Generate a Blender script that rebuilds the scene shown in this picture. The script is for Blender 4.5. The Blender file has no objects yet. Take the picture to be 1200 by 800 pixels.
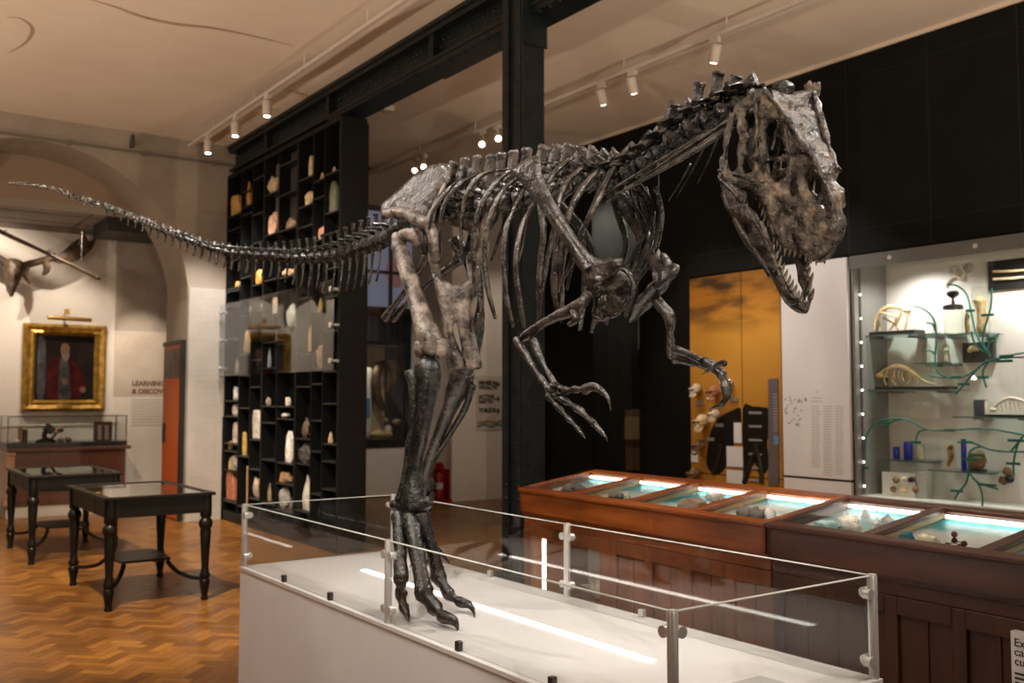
import bpy, bmesh, math, random
from mathutils import Vector, Matrix, noise
from mathutils.geometry import delaunay_2d_cdt
R = random.Random(7)
SC = bpy.context.scene
COL = SC.collection
V = Vector
# ------------------------------------------------------------------ camera
FPX, PITCH, YAW, EYE = 1128.0, 0.0585, 0.624, 1.6
_cp, _sp, _cy, _sy = math.cos(PITCH), math.sin(PITCH), math.cos(YAW), math.sin(YAW)
FW = V((_sy*_cp, _cy*_cp, _sp)); RT = V((_cy, -_sy, 0)); UP = V((-_sy*_sp, -_cy*_sp, _cp))
CAM = V((0, 0, EYE))
def ray(x, y): return FW + RT*((x-600)/FPX) + UP*((400-y)/FPX)
def onX(x, y, X): r = ray(x, y); return CAM + r*(X/r.x)
def onY(x, y, Y): r = ray(x, y); return CAM + r*(Y/r.y)
def onZ(x, y, Z): r = ray(x, y); return CAM + r*((Z-EYE)/r.z)
cd = bpy.data.cameras.new('camera'); co = bpy.data.objects.new('camera', cd); COL.objects.link(co)
co.matrix_world = Matrix((( RT.x, UP.x, -FW.x, CAM.x), (RT.y, UP.y, -FW.y, CAM.y), (RT.z, UP.z, -FW.z, CAM.z), (0, 0, 0, 1)))
cd.sensor_width = 36; cd.lens = FPX*36/1200; cd.clip_start = .05; cd.clip_end = 200
cd.dof.use_dof = True; cd.dof.focus_distance = 3.35; cd.dof.aperture_fstop = 3.2
SC.camera = co
# ------------------------------------------------------------------ materials
MATS = {}
def mat(name, col=(.5, .5, .5), rough=.5, metal=0., emit=None, estr=0., spec=None, coat=0.):
    if name in MATS: return MATS[name]
    m = bpy.data.materials.new(name); m.use_nodes = True
    b = m.node_tree.nodes['Principled BSDF']
    b.inputs['Base Color'].default_value = (*col, 1); b.inputs['Roughness'].default_value = rough
    b.inputs['Metallic'].default_value = metal
    if spec is not None: b.inputs['Specular IOR Level'].default_value = spec
    if coat: b.inputs['Coat Weight'].default_value = coat; b.inputs['Coat Roughness'].default_value = .12
    if emit: b.inputs['Emission Color'].default_value = (*emit, 1); b.inputs['Emission Strength'].default_value = estr
    MATS[name] = m; return m
def nd(m, t, **k):
    n = m.node_tree.nodes.new(t)
    for a, v in k.items(): setattr(n, a, v)
    return n
def lk(m, a, b): m.node_tree.links.new(a, b)
def ramp(m, fac, stops):
    n = nd(m, 'ShaderNodeValToRGB'); e = n.color_ramp.elements
    while len(e) < len(stops): e.new(.5)
    for q, (p, c) in zip(e, stops): q.position = p; q.color = (*c, 1)
    lk(m, fac, n.inputs[0]); return n.outputs[0]
def noisemat(name, c1, c2, scale=6, rough=.5, metal=0., bump=0., bscale=None, detail=5, lo=.35, hi=.65, stretch=None, coat=0., r2=None, dist=.01, mid=None, spec=None):
    if name in MATS: return MATS[name]
    m = mat(name, c1, rough, metal, coat=coat, spec=spec); b = m.node_tree.nodes['Principled BSDF']
    tc = nd(m, 'ShaderNodeTexCoord'); src = tc.outputs['Object']
    if stretch:
        mp = nd(m, 'ShaderNodeMapping'); mp.inputs['Scale'].default_value = stretch; lk(m, src, mp.inputs[0]); src = mp.outputs[0]
    n = nd(m, 'ShaderNodeTexNoise'); n.inputs['Scale'].default_value = scale; n.inputs['Detail'].default_value = detail
    n.inputs['Roughness'].default_value = .62
    lk(m, src, n.inputs['Vector'])
    st = [(lo, c1), (hi, c2)] if mid is None else [(lo, c1), ((lo+hi)/2, mid), (hi, c2)]
    lk(m, ramp(m, n.outputs[0], st), b.inputs['Base Color'])
    if r2 is not None:
        mr = nd(m, 'ShaderNodeMapRange'); mr.inputs[1].default_value = .35; mr.inputs[2].default_value = .65
        mr.inputs[3].default_value = rough; mr.inputs[4].default_value = r2
        lk(m, n.outputs[0], mr.inputs[0]); lk(m, mr.outputs[0], b.inputs['Roughness'])
    if bump:
        n2 = nd(m, 'ShaderNodeTexNoise'); n2.inputs['Scale'].default_value = bscale or scale*4; n2.inputs['Detail'].default_value = 6
        lk(m, src, n2.inputs['Vector'])
        bp = nd(m, 'ShaderNodeBump'); bp.inputs['Strength'].default_value = bump; bp.inputs['Distance'].default_value = dist
        lk(m, n2.outputs[0], bp.inputs['Height']); lk(m, bp.outputs[0], b.inputs['Normal'])
    return m
def glassmat(name, tint=(1, 1, 1), fac=1.0, rough=0.0, ior=1.5):
    if name in MATS: return MATS[name]
    m = bpy.data.materials.new(name); m.use_nodes = True; t = m.node_tree; t.nodes.remove(t.nodes['Principled BSDF'])
    out = t.nodes['Material Output']
    tr = nd(m, 'ShaderNodeBsdfTransparent'); tr.inputs[0].default_value = (*tint, 1)
    gl = nd(m, 'ShaderNodeBsdfGlossy'); gl.inputs['Roughness'].default_value = rough
    fr = nd(m, 'ShaderNodeFresnel'); geo = nd(m, 'ShaderNodeNewGeometry'); io = nd(m, 'ShaderNodeMapRange')
    io.inputs[3].default_value = ior; io.inputs[4].default_value = 1/ior; lk(m, geo.outputs['Backfacing'], io.inputs[0]); lk(m, io.outputs[0], fr.inputs[0])
    mu = nd(m, 'ShaderNodeMath', operation='MULTIPLY'); mu.inputs[1].default_value = fac; lk(m, fr.outputs[0], mu.inputs[0])
    mx = nd(m, 'ShaderNodeMixShader'); lk(m, mu.outputs[0], mx.inputs[0]); lk(m, tr.outputs[0], mx.inputs[1]); lk(m, gl.outputs[0], mx.inputs[2])
    lk(m, mx.outputs[0], out.inputs[0]); MATS[name] = m; return m
def woodmat(name, c1, c2, axis=1, rough=.35, coat=.3, scale=1.0):
    s = [14, 14, 14]; s[axis] = 1.4
    return noisemat(name, c1, c2, scale=scale, rough=rough, stretch=tuple(s), coat=coat, lo=.3, hi=.7, bump=.12, bscale=3*scale, dist=.002)
# ------------------------------------------------------------------ mesh builder
def catmull(P, sub, closed=False):
    P = [V(p) for p in P]; n = len(P)
    if n < 3 or sub < 2: return P
    out = []
    for i in range(n if closed else n-1):
        if closed: a, b, c, d = P[i-1], P[i], P[(i+1) % n], P[(i+2) % n]
        else: a, b, c, d = P[max(i-1, 0)], P[i], P[i+1], P[min(i+2, n-1)]
        for k in range(sub):
            t = k/sub
            out.append(.5*((2*b)+(c-a)*t+(2*a-5*b+4*c-d)*t*t+(3*b-a-3*c+d)*t**3))
    if not closed: out.append(P[-1])
    return out
class MB:
    def __init__(s): s.v = []; s.f = []; s.col = None
    def add(s, vs, fs):
        o = len(s.v); s.v += [V(v) for v in vs]; s.f += [tuple(o+i for i in f) for f in fs]; return s
    def box(s, x0, x1, y0, y1, z0, z1):
        vs = [(x, y, z) for x in (x0, x1) for y in (y0, y1) for z in (z0, z1)]
        return s.add(vs, [(0, 1, 3, 2), (4, 6, 7, 5), (0, 4, 5, 1), (2, 3, 7, 6), (0, 2, 6, 4), (1, 5, 7, 3)])
    def cbox(s, c, sx, sy, sz): return s.box(c[0]-sx/2, c[0]+sx/2, c[1]-sy/2, c[1]+sy/2, c[2]-sz/2, c[2]+sz/2)
    def bar(s, a, b, w, h, up=(0, 0, 1)):
        a, b = V(a), V(b); t = (b-a).normalized(); up = V(up)
        x = t.cross(up).normalized(); y = x.cross(t)
        vs = [p+x*i*w/2+y*j*h/2 for p in (a, b) for i in (-1, 1) for j in (-1, 1)]
        return s.add(vs, [(0, 1, 3, 2), (4, 6, 7, 5), (0, 4, 5, 1), (2, 3, 7, 6), (0, 2, 6, 4), (1, 5, 7, 3)])
    def tube(s, pts, rad, seg=10, sub=1, up=(1, 0, 0), caps=True):
        n = len(pts)
        if not isinstance(rad, (list, tuple)): rad = [rad]*n
        rr = [(r, r) if not isinstance(r, (list, tuple)) else r for r in rad]
        P = catmull(pts, sub); 
        if sub > 1 and n > 2: Q = [V((v.x, v.y, 0)) for v in catmull([(a, b, 0) for a, b in rr], sub)]
        else: Q = [V((a, b, 0)) for a, b in rr]
        if len(Q) != len(P): P = [V(p) for p in pts]; Q = [V((a, b, 0)) for a, b in rr]
        m = len(P); up = V(up).normalized(); o = len(s.v); xp = None
        for i in range(m):
            t = (P[min(i+1, m-1)]-P[max(i-1, 0)])
            t = t.normalized() if t.length > 1e-9 else V((0, 0, 1))
            x = up - t*up.dot(t)
            if x.length < .08: x = (xp - t*xp.dot(t)) if xp is not None else t.orthogonal()
            x.normalize(); y = t.cross(x); xp = x
            for k in range(seg):
                a = 2*math.pi*k/seg; s.v.append(P[i]+x*math.cos(a)*max(Q[i].x, 1e-4)+y*math.sin(a)*max(Q[i].y, 1e-4))
        for i in range(m-1):
            for k in range(seg):
                k2 = (k+1) % seg; s.f.append((o+i*seg+k, o+i*seg+k2, o+(i+1)*seg+k2, o+(i+1)*seg+k))
        if caps:
            s.f.append(tuple(o+k for k in range(seg))[::-1]); s.f.append(tuple(o+(m-1)*seg+k for k in range(seg)))
        return s
    def lathe(s, prof, c=(0, 0, 0), seg=16, axis=(0, 0, 1)):
        ax = V(axis); pts = [V(c)+ax*z for r, z in prof]
        return s.tube(pts, [max(r, 1e-4) for r, z in prof], seg=seg, up=ax.orthogonal())
    def cyl(s, a, b, r, seg=12): return s.tube([a, b], [r, r], seg=seg, up=(V(b)-V(a)).orthogonal())
    def blob(s, c, rx, ry, rz, n=8, mtx=None):
        o = len(s.v); c = V(c)
        for i in range(n+1):
            th = math.pi*i/n
            for k in range(2*n):
                a = math.pi*k/n; p = V((rx*math.sin(th)*math.cos(a), ry*math.sin(th)*math.sin(a), rz*math.cos(th)))
                if mtx: p = mtx @ p
                s.v.append(c+p)
        w = 2*n
        for i in range(n):
            for k in range(w): s.f.append((o+i*w+k, o+(i+1)*w+k, o+(i+1)*w+(k+1) % w, o+i*w+(k+1) % w))
        return s
    def grid(s, rows):
        o = len(s.v); n = len(rows[0])
        for r in rows: s.v += [V(p) for p in r]
        for i in range(len(rows)-1):
            for k in range(n-1): s.f.append((o+i*n+k, o+i*n+k+1, o+(i+1)*n+k+1, o+(i+1)*n+k))
        return s
    def prism(s, poly, fn, d):
        """poly of (a,b); fn(a,b)->V; d: offset vector"""
        n = len(poly); d = V(d); o = len(s.v)
        s.v += [fn(a, b) for a, b in poly]; s.v += [fn(a, b)+d for a, b in poly]
        s.f.append(tuple(o+i for i in range(n))); s.f.append(tuple(o+n+i for i in range(n))[::-1])
        for i in range(n): s.f.append((o+i, o+(i+1) % n, o+n+(i+1) % n, o+n+i))
        return s
    def plate(s, outline, fn, nrm, h0, h1, fall, holes=(), step=6., smooth=3, closed_smooth=True):
        """flat bone: outline px, fn(px,py)->V, half-thickness h0 at the edge growing to h1 over fall px"""
        sm = lambda L: [(p.x, p.y) for p in catmull([(a, b, 0) for a, b in L], smooth, True)] if smooth > 1 else list(L)
        loops = [sm(outline)]+[sm(h) for h in holes]
        verts = []; edges = []; segs = []
        for L in loops:
            o = len(verts); verts += L; n = len(L)
            for i in range(n): edges.append((o+i, o+(i+1) % n)); segs.append((L[i], L[(i+1) % n]))
        nb = len(verts)
        def inside(p, L):
            c = False; x, y = p
            for i in range(len(L)):
                (x1, y1), (x2, y2) = L[i-1], L[i]
                if (y1 > y) != (y2 > y) and x < (x2-x1)*(y-y1)/(y2-y1)+x1: c = not c
            return c
        def dist(p):
            best = 1e9; x, y = p
            for (x1, y1), (x2, y2) in segs:
                dx, dy = x2-x1, y2-y1; l = dx*dx+dy*dy or 1e-9
                t = max(0, min(1, ((x-x1)*dx+(y-y1)*dy)/l)); q = (x-x1-t*dx)**2+(y-y1-t*dy)**2
                if q < best: best = q
            return math.sqrt(best)
        ok = lambda p: inside(p, loops[0]) and not any(inside(p, h) for h in loops[1:])
        xs = [p[0] for p in loops[0]]; ys = [p[1] for p in loops[0]]
        j = 0; y = min(ys)
        while y < max(ys):
            x = min(xs)+(step/2 if j % 2 else 0)
            while x < max(xs):
                if ok((x, y)) and dist((x, y)) > step*.45: verts.append((x, y))
                x += step
            y += step*.87; j += 1
        res = delaunay_2d_cdt([V(p) for p in verts], edges, [], 0, 1e-4)
        ov, of = res[0], res[2]
        ori = res[3]
        P = [(p.x, p.y) for p in ov]
        bd = [any(q < nb for q in ori[i]) for i in range(len(P))]
        fs = [f for f in of if ok((sum(P[i][0] for i in f)/3, sum(P[i][1] for i in f)/3))]
        nrm = V(nrm); o = len(s.v); n = len(P)
        H = []
        for i, p in enumerate(P):
            t = 0 if bd[i] else min(1, dist(p)/fall); H.append(h0+(h1-h0)*math.sqrt(t*(2-t)) if h1 > h0 else h0+(h1-h0)*t)
        base = [fn(*p) for p in P]
        s.v += [b+nrm*h for b, h in zip(base, H)]; s.v += [b-nrm*h for b, h in zip(base, H)]
        cnt = {}
        for f in fs:
            s.f.append(tuple(o+i for i in f)); s.f.append(tuple(o+n+i for i in reversed(f)))
            for k in range(3):
                e = (f[k], f[(k+1) % 3]); cnt[e] = 1
        for (a, b) in list(cnt):
            if (b, a) not in cnt: s.f.append((o+b, o+a, o+n+a, o+n+b))
        return s
    def mirror(s, xm): s.v = [V((2*xm-v.x, v.y, v.z)) for v in s.v]; s.f = [tuple(reversed(f)) for f in s.f]; return s
    def xf(s, M): s.v = [M @ v for v in s.v]; return s
    def build(s, name, m, parent=None, smooth=False, bevel=0., rough=None, world=True, angle=40):
        me = bpy.data.meshes.new(name); org = parent_loc(parent) if (parent and world) else V((0, 0, 0))
        me.from_pydata([v-org for v in s.v], [], s.f)
        bm = bmesh.new(); bm.from_mesh(me)
        if rough: bmesh.ops.remove_doubles(bm, verts=bm.verts, dist=1e-5)
        bmesh.ops.recalc_face_normals(bm, faces=bm.faces)
        if rough:
            bm.normal_update(); amp, sc = rough
            for v in bm.verts:
                w = v.co+org
                v.co += v.normal*amp*(noise.noise(w*sc)*1.1+noise.noise(w*sc*2.7)*.6)
        bm.to_mesh(me); bm.free()
        if smooth:
            for p in me.polygons: p.use_smooth = True
            if angle < 180: me.set_sharp_from_angle(angle=math.radians(angle))
        me.materials.append(m)
        o = bpy.data.objects.new(name, me); COL.objects.link(o)
        if parent: o.parent = parent
        if bevel:
            bv = o.modifiers.new('bevel', 'BEVEL'); bv.width = bevel; bv.segments = 2; bv.limit_method = 'ANGLE'
        return o
def parent_loc(p):
    l = V((0, 0, 0))
    while p: l = l+p.location; p = p.parent
    return l
def tag(o, label=None, cat=None, group=None, kind=None):
    if label: o['label'] = label
    if cat: o['category'] = cat
    if group: o['group'] = group
    if kind: o['kind'] = kind
    return o
def thing(name, label, cat, loc=(0, 0, 0), group=None, rz=0.):
    o = bpy.data.objects.new(name, None); COL.objects.link(o); o.location = loc; o.rotation_euler = (0, 0, rz); o.empty_display_size = .1
    return tag(o, label, cat, group)
def struct(name, mb, m, **k): return tag(mb.build(name, m, **k), kind='structure')
def dup(o, loc=None, label=None, parent=None):
    c = o.copy(); COL.objects.link(c)
    if loc is not None: c.location = loc
    if label: c['label'] = label
    if parent: c.parent = parent
    for ch in o.children: dup(ch, parent=c)
    return c
_font = None
def text(name, body, loc, size, m, parent=None, right=(1, 0, 0), up=(0, 0, 1), ext=.001, align='LEFT', bold=0.):
    cu = bpy.data.curves.new(name, 'FONT'); cu.body = body; cu.size = size; cu.extrude = ext; cu.align_x = align; cu.offset = bold
    t_ = bpy.data.objects.new(name, cu); me = bpy.data.meshes.new_from_object(t_); bpy.data.objects.remove(t_); bpy.data.curves.remove(cu)
    me.name = name; me.materials.clear(); me.materials.append(m); o = bpy.data.objects.new(name, me); COL.objects.link(o)
    r, u = V(right).normalized(), V(up).normalized(); n = r.cross(u)
    loc = V(loc)-(parent_loc(parent) if parent else V((0, 0, 0)))
    mw = Matrix(((r.x, u.x, n.x, loc.x), (r.y, u.y, n.y, loc.y), (r.z, u.z, n.z, loc.z), (0, 0, 0, 1)))
    if parent: o.parent = parent
    o.matrix_basis = mw
    return o
# ================================================================== ROOM SHELL
CEIL = 5.0; YB = 12.68; XR = 8.2
M_ceil = noisemat('ceiling_plaster', (.78, .68, .58), (.87, .78, .68), scale=.9, rough=.9, lo=.3, hi=.7, detail=4)
M_wall = noisemat('wall_plaster', (.30, .255, .21), (.36, .31, .26), scale=1.5, rough=.85)
M_white = noisemat('white_paint_wall', (.80, .76, .71), (.84, .80, .75), scale=2, rough=.8)
M_grey = mat('grey_blue_paint', (.36, .39, .44), .8)
M_black = noisemat('black_panel', (.0055, .006, .0058), (.008, .0085, .008), scale=3, rough=.55, spec=.12)
M_blackgap = mat('panel_joint', (.002, .002, .002), .8)
# brick-patterned white paint
M_brick = noisemat('painted_brick', (.42, .385, .345), (.48, .44, .40), scale=3, rough=.7)
b_ = M_brick.node_tree.nodes['Principled BSDF']
br = nd(M_brick, 'ShaderNodeTexBrick'); tc = nd(M_brick, 'ShaderNodeTexCoord'); mp = nd(M_brick, 'ShaderNodeMapping')
mp.inputs['Rotation'].default_value = (math.pi/2, 0, 0); lk(M_brick, tc.outputs['Object'], mp.inputs[0]); lk(M_brick, mp.outputs[0], br.inputs[0])
br.inputs['Scale'].default_value = 1.; br.inputs['Brick Width'].default_value = .23; br.inputs['Row Height'].default_value = .078; br.inputs['Mortar Size'].default_value = .006
bp = nd(M_brick, 'ShaderNodeBump'); bp.inputs['Strength'].default_value = .5; bp.inputs['Distance'].default_value = .006; bp.invert = True
lk(M_brick, br.outputs['Fac'], bp.inputs['Height']); lk(M_brick, bp.outputs[0], b_.inputs['Normal'])

# floor: individual wood blocks in herringbone, tinted one by one
M_floor = mat('parquet', (.3, .15, .05), .27, spec=.5)
bs = M_floor.node_tree.nodes['Principled BSDF']
at = nd(M_floor, 'ShaderNodeAttribute'); at.attribute_name = 'tint'
tc = nd(M_floor, 'ShaderNodeTexCoord'); nz = nd(M_floor, 'ShaderNodeTexNoise'); nz.inputs['Scale'].default_value = 30; nz.inputs['Detail'].default_value = 4
lk(M_floor, tc.outputs['Object'], nz.inputs[0])
ad = nd(M_floor, 'ShaderNodeMath', operation='MULTIPLY_ADD'); ad.inputs[1].default_value = .25; lk(M_floor, nz.outputs[0], ad.inputs[0]); lk(M_floor, at.outputs['Fac'], ad.inputs[2])
lk(M_floor, ramp(M_floor, ad.outputs[0], [(.1, (.10, .038, .007)), (.55, (.21, .086, .016)), (1., (.36, .165, .036))]), bs.inputs['Base Color'])
mr = nd(M_floor, 'ShaderNodeMapRange'); mr.inputs[3].default_value = .22; mr.inputs[4].default_value = .42; lk(M_floor, nz.outputs[0], mr.inputs[0]); lk(M_floor, mr.outputs[0], bs.inputs['Roughness'])
def parquet():
    w, n = .074, 3; L = w*n; vs = []; fs = []; tint = []
    c45 = math.sqrt(.5); g = .0012
    x0, x1, y0, y1 = -1.2, 9.5, 1.0, 15.6
    seen = set()
    def blk(ax, ay, bx, by):
        cx, cy = (ax+bx)/2, (ay+by)/2
        X, Y = (cx-cy)*c45+4, (cx+cy)*c45+8
        if not (x0 < X < x1 and y0 < Y < y1): return
        o = len(vs)
        for (px, py) in ((ax+g, ay+g), (bx-g, ay+g), (bx-g, by-g), (ax+g, by-g)):
            vs.append(((px-py)*c45+4, (px+py)*c45+8, 0))
        fs.append((o, o+1, o+2, o+3)); tint.append(.08+R.random()*.58)
    K = 190
    for j in range(-K, K):
        for i in range(-K//n-4, K//n+4):
            # horizontal block in row j, shifted by j ; vertical block at its end
            hx = (j+i*2*n)*w; hy = j*w
            blk(hx, hy, hx+L, hy+w)
            vx = (j+i*2*n+2*n-1)*w; vy = j*w
            blk(vx, vy, vx+w, vy+L)
    me = bpy.data.meshes.new('floor'); me.from_pydata(vs, [], fs)
    a = me.attributes.new('tint', 'FLOAT', 'FACE'); a.data.foreach_set('value', tint)
    me.materials.append(M_floor); o = bpy.data.objects.new('floor', me); COL.objects.link(o); tag(o, kind='structure')
    sub = MB().box(-6, 12, -6, 16, -.06, -.004)
    s_ = sub.build('floor_base', mat('floor_joint', (.05, .02, .006), .6)); s_.parent = o
parquet()
struct('ceiling', MB().box(-4, 11, -3, YB+.92, CEIL, CEIL+.1), M_ceil)
ck = MB()
for L, w in ((((100, -2), (135, 8), (165, 19), (205, 28), (250, 33), (300, 43), (345, 54)), .028), (((8, 20), (25, 22), (38, 34), (30, 50), (10, 62)), .014), (((335, 105), (372, 115), (412, 128)), .02)):
    Q = catmull([onZ(x, y, CEIL-.0015) for x, y in L], 6)
    for i in range(len(Q)-1):
        t = (Q[i+1]-Q[i]).normalized(); n = V((-t.y, t.x, 0)); a = w*math.sin(math.pi*(i+.3)/len(Q))+.004; c = w*math.sin(math.pi*(i+1.3)/len(Q))+.004
        ck.add([Q[i]-n*a, Q[i]+n*a, Q[i+1]+n*c, Q[i+1]-n*c], [(0, 1, 2, 3)])
cko = ck.build('plaster_lump_line', noisemat('lump_line_brown', (.42, .30, .21), (.55, .42, .32), scale=5, rough=.9)); tag(cko, kind='structure'); cko.parent = bpy.data.objects['ceiling']  # lumps in the plaster painted as flat darker strips
# ---- back wall with arch
AX, AZ, AR, WT = 2.05, 2.87, 1.85, .92
def arch_wall():
    m = MB(); n = 28; xl, xr, X0, X1 = AX-AR, AX+AR, -4., 5.2
    arc = [(AX+AR*math.cos(math.pi*k/n), AZ+AR*math.sin(math.pi*k/n)) for k in range(n+1)]   # right -> left
    for y in (YB, YB+WT):
        o = len(m.v)
        m.add([(X1, y, 0), (X1, y, AZ), (X1, y, CEIL), (xr, y, 0), (X0, y, 0), (X0, y, AZ), (X0, y, CEIL), (xl, y, 0)], [])
        a0 = len(m.v); m.add([(x, y, z) for x, z in arc], [])
        t0 = len(m.v); m.add([(x, y, CEIL) for x, z in arc], [])
        m.f += [(o, o+1, a0, o+3), (o+4, o+7, a0+n, o+5), (o+1, o+2, t0, a0), (o+5, a0+n, t0+n, o+6)]
        for k in range(n): m.f.append((a0+k, t0+k, t0+k+1, a0+k+1))
    h = len(m.v)//2; a0 = 8
    for k in range(n): m.f.append((a0+k, a0+k+1, h+a0+k+1, h+a0+k))
    m.f += [(3, a0, h+a0, h+3), (7, h+7, h+a0+n, a0+n), (0, h, h+1, 1), (1, h+1, h+2, 2)]
    return m
struct('wall_back', arch_wall(), M_wall)
# white painted brick lower part of the pier right of the arch
struct('trim_1', MB().box(AX+AR+.004, 4.9, YB-.03, YB-.001, 0, 3.05), M_brick)
struct('trim_2', MB().box(AX+AR-.012, AX+AR-.001, YB-.03, YB+WT, 0, AZ), M_wall)
# conduit under the ceiling line
cz = onY(120, 168, YB-.03)
con = thing('conduit', 'thin dark pipe running along the wall just under the ceiling', 'pipe', (1.6, YB-.04, 4.72))
M_cond = mat('conduit_grey', (.16, .14, .12), .6)
MB().cyl((-1, YB-.04, 4.73), (4.55, YB-.04, 4.73), .016, 8).build('pipe', M_cond, con, smooth=True)
for x in (.6, 1.5, 2.4, 3.3, 4.2): MB().box(x-.02, x+.02, YB-.062, YB-.0005, 4.705, 4.755).build('clip', M_cond, con)
bx = onY(155, 168, YB-.05)
MB().cbox((bx.x, YB-.05, bx.z), .045, .098, .10).cyl((bx.x, YB-.1, bx.z+.10), (bx.x, YB-.02, bx.z+.05), .02).build('junction_box', mat('box_dark', (.06, .05, .045), .5), con, bevel=.006)
# ---- right wall: black panels, X = XR ; openings for mural recess etc are built as faces in front
zt = 3.0; 
wr0 = MB().box(XR+.9, XR+1.0, -1, 10.8, 0, CEIL)
for y0, y1, z0, z1, d in ((-1, 8.66, 3.005, CEIL, 0), (8.66, 9.62, 4.45, CEIL, 0), (9.62, 10.8, 0, CEIL, 0), (7.87, 8.66, 0, 3.005, 0), (8.66, 9.62, 0, .6, 0), (-1, 7.87, 0, .62, 0), (5.72, 7.87, .62, 3.005, .04), (-1, 2.2, .62, 3.005, 0)):
    wr0.box(XR+d, XR+.9, y0, y1, z0, z1)
struct('wall_right', wr0, M_black)
jt = MB()
for y in [onX(992, 150, XR).y, onX(1088, 150, XR).y, onX(1195, 150, XR).y, onX(880, 130, XR).y, 2.6, 1.2, 8.6, 9.7]:
    jt.box(XR-.003, XR, y-.007, y+.007, 3.01, CEIL)
for z in (onX(1094, 63, XR).z, onX(1095, 255, XR).z): jt.box(XR-.003, XR, -1, 10.8, z-.004, z+.004)
struct('trim_3', jt, M_blackgap)
struct('trim_4', MB().box(XR-.02, XR-.0005, -1, 10.8, CEIL-.035, CEIL-.0005), mat('cornice_light', (.7, .6, .5), .6))
# ---- far right room
struct('wall_sign', MB().box(7.98, 11, YB, 13.95, 0, CEIL), M_white)
struct('wall_lintel', MB().box(5.21, 7.979, YB, YB+.4, 4.46, CEIL), M_wall)
struct('wall_far', MB().box(-3, 11, 15.6, 15.7, 0, CEIL), mat('far_blue_grey', (.30, .31, .36), .8))
struct('wall_passage', MB().box(11, 11.1, 0, 15.6, 0, CEIL), M_wall)
struct('wall_divide', MB().box(5.21, 5.3, YB+WT, 15.6, 0, CEIL), M_wall)
# ---- room behind the arch
struct('wall_gallery', MB().box(-3, 5.2, 15.0, 15.1, 0, 4.9), M_white)
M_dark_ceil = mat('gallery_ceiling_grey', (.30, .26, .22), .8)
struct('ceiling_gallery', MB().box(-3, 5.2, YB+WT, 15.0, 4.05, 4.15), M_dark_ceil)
jt = MB()
for y in (13.9, 14.55): jt.box(-3, 5.2, y-.012, y+.012, 4.044, 4.05)
for x in (1.6, 2.9, 4.2): jt.box(x-.012, x+.012, YB+WT, 15, 4.043, 4.05)
struct('trim_5', jt, mat('tile_gap', (.10, .08, .07), .8))
struct('wall_fascia', MB().box(-3, 5.2, YB+WT+.001, YB+WT+.08, 4.151, CEIL), mat('fascia_brown', (.30, .22, .16), .8))
struct('trim_6', MB().box(-3, 5.2, 14.93, 14.999, 3.98, 4.049), mat('cornice_brown', (.22, .18, .15), .7))
struct('trim_7', MB().box(3.1, 5.2, 13.65, 14.5, 3.86, 4.05), mat('duct_black', (.012, .012, .012), .5))
struct('baseboard_gallery', MB().box(-3, 5.2, 14.97, 14.999, 0, .22), mat('skirting_cream', (.62, .57, .5), .6))
# ---- left wall (outside the frame), kept for bounced light
struct('wall_left', MB().box(-4.1, -4, -3, YB, 0, CEIL), M_grey)
# ---- riveted iron beam and column
M_iron = noisemat('black_iron', (.006, .009, .010), (.011, .016, .018), scale=8, rough=.36, spec=.22, bump=.1, bscale=40, dist=.002)
def rivets(m, pts, n, r=.017):
    n = V(n)
    for p in pts:
        p = V(p); u = n.orthogonal().normalized(); w = n.cross(u); o = len(m.v); k = 8
        m.v += [p+(u*math.cos(a)+w*math.sin(a))*r for a in [2*math.pi*i/k for i in range(k)]]
        m.v += [p+n*r*.6+(u*math.cos(a)+w*math.sin(a))*r*.6 for a in [2*math.pi*i/k for i in range(k)]]
        for i in range(k): m.f.append((o+i, o+(i+1) % k, o+k+(i+1) % k, o+k+i))
        m.f.append(tuple(o+k+i for i in range(k)))
bz0, bz1 = onX(560, 46.5, 4.46).z, 4.995
BX0, BX1 = 4.40, 4.72
bm_ = MB()
bm_.box(BX0, BX1, 0, YB-.002, 4.90, bz1).box(BX0-.02, BX1+.02, 0, YB-.002, 4.955, bz1)
bm_.box(BX0+.10, BX1-.10, 0, YB-.002, bz0, 4.90)
bm_.box(BX0+.01, BX1-.01, 0, YB-.002, bz0, bz0+.035)
bm_.box(BX0+.02, BX1-.02, 0, 9.6, bz0-.03, bz0).box(BX0+.02, BX1-.02, 0, 7.6, bz0-.05, bz0-.03)
for y in (7.4, 9.6, 11.4): bm_.box(BX0+.02, BX1-.02, y-.04, y+.04, bz0+.03, 4.9)
rv = []
for k in range(150):
    y = 1+k*.08; rv += [((BX0+.1), y, bz0+.09), ((BX0+.1), y+.04, bz0+.15), ((BX0+.1), y, 4.85)]
rivets(bm_, rv, (-1, 0, 0)); rivets(bm_, [(BX0+.05, 1+k*.12, bz0-.0502 if 1+k*.12 < 7.6 else bz0-.0302) for k in range(70)], (0, 0, -1))
struct('beam', bm_, M_iron)
cm = MB(); CX0, CX1, CY0, CY1 = 4.36, 4.56, 5.90, 6.19
cm.box(CX0+.02, CX1-.02, CY0+.07, CY1-.07, 0, CEIL-.01)
cm.box(CX0, CX1, CY0, CY0+.035, 0, CEIL-.01).box(CX0, CX1, CY1-.035, CY1, 0, CEIL-.01)
cm.box(CX0-.006, CX0+.05, CY0+.035, CY0+.09, 0, CEIL-.012).box(CX0-.006, CX0+.05, CY1-.09, CY1-.035, 0, CEIL-.012)
cm.box(CX0-.03, CX1+.03, CY0-.03, CY1+.03, 0, .25).box(CX0-.02, CX1+.02, CY0-.014, CY0, 4.35, CEIL-.012)
rv = [];
for k in range(44):
    z = .3+k*.105; rv += [(CX0-.006, CY0+.065, z), (CX0-.006, CY1-.065, z)]
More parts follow.
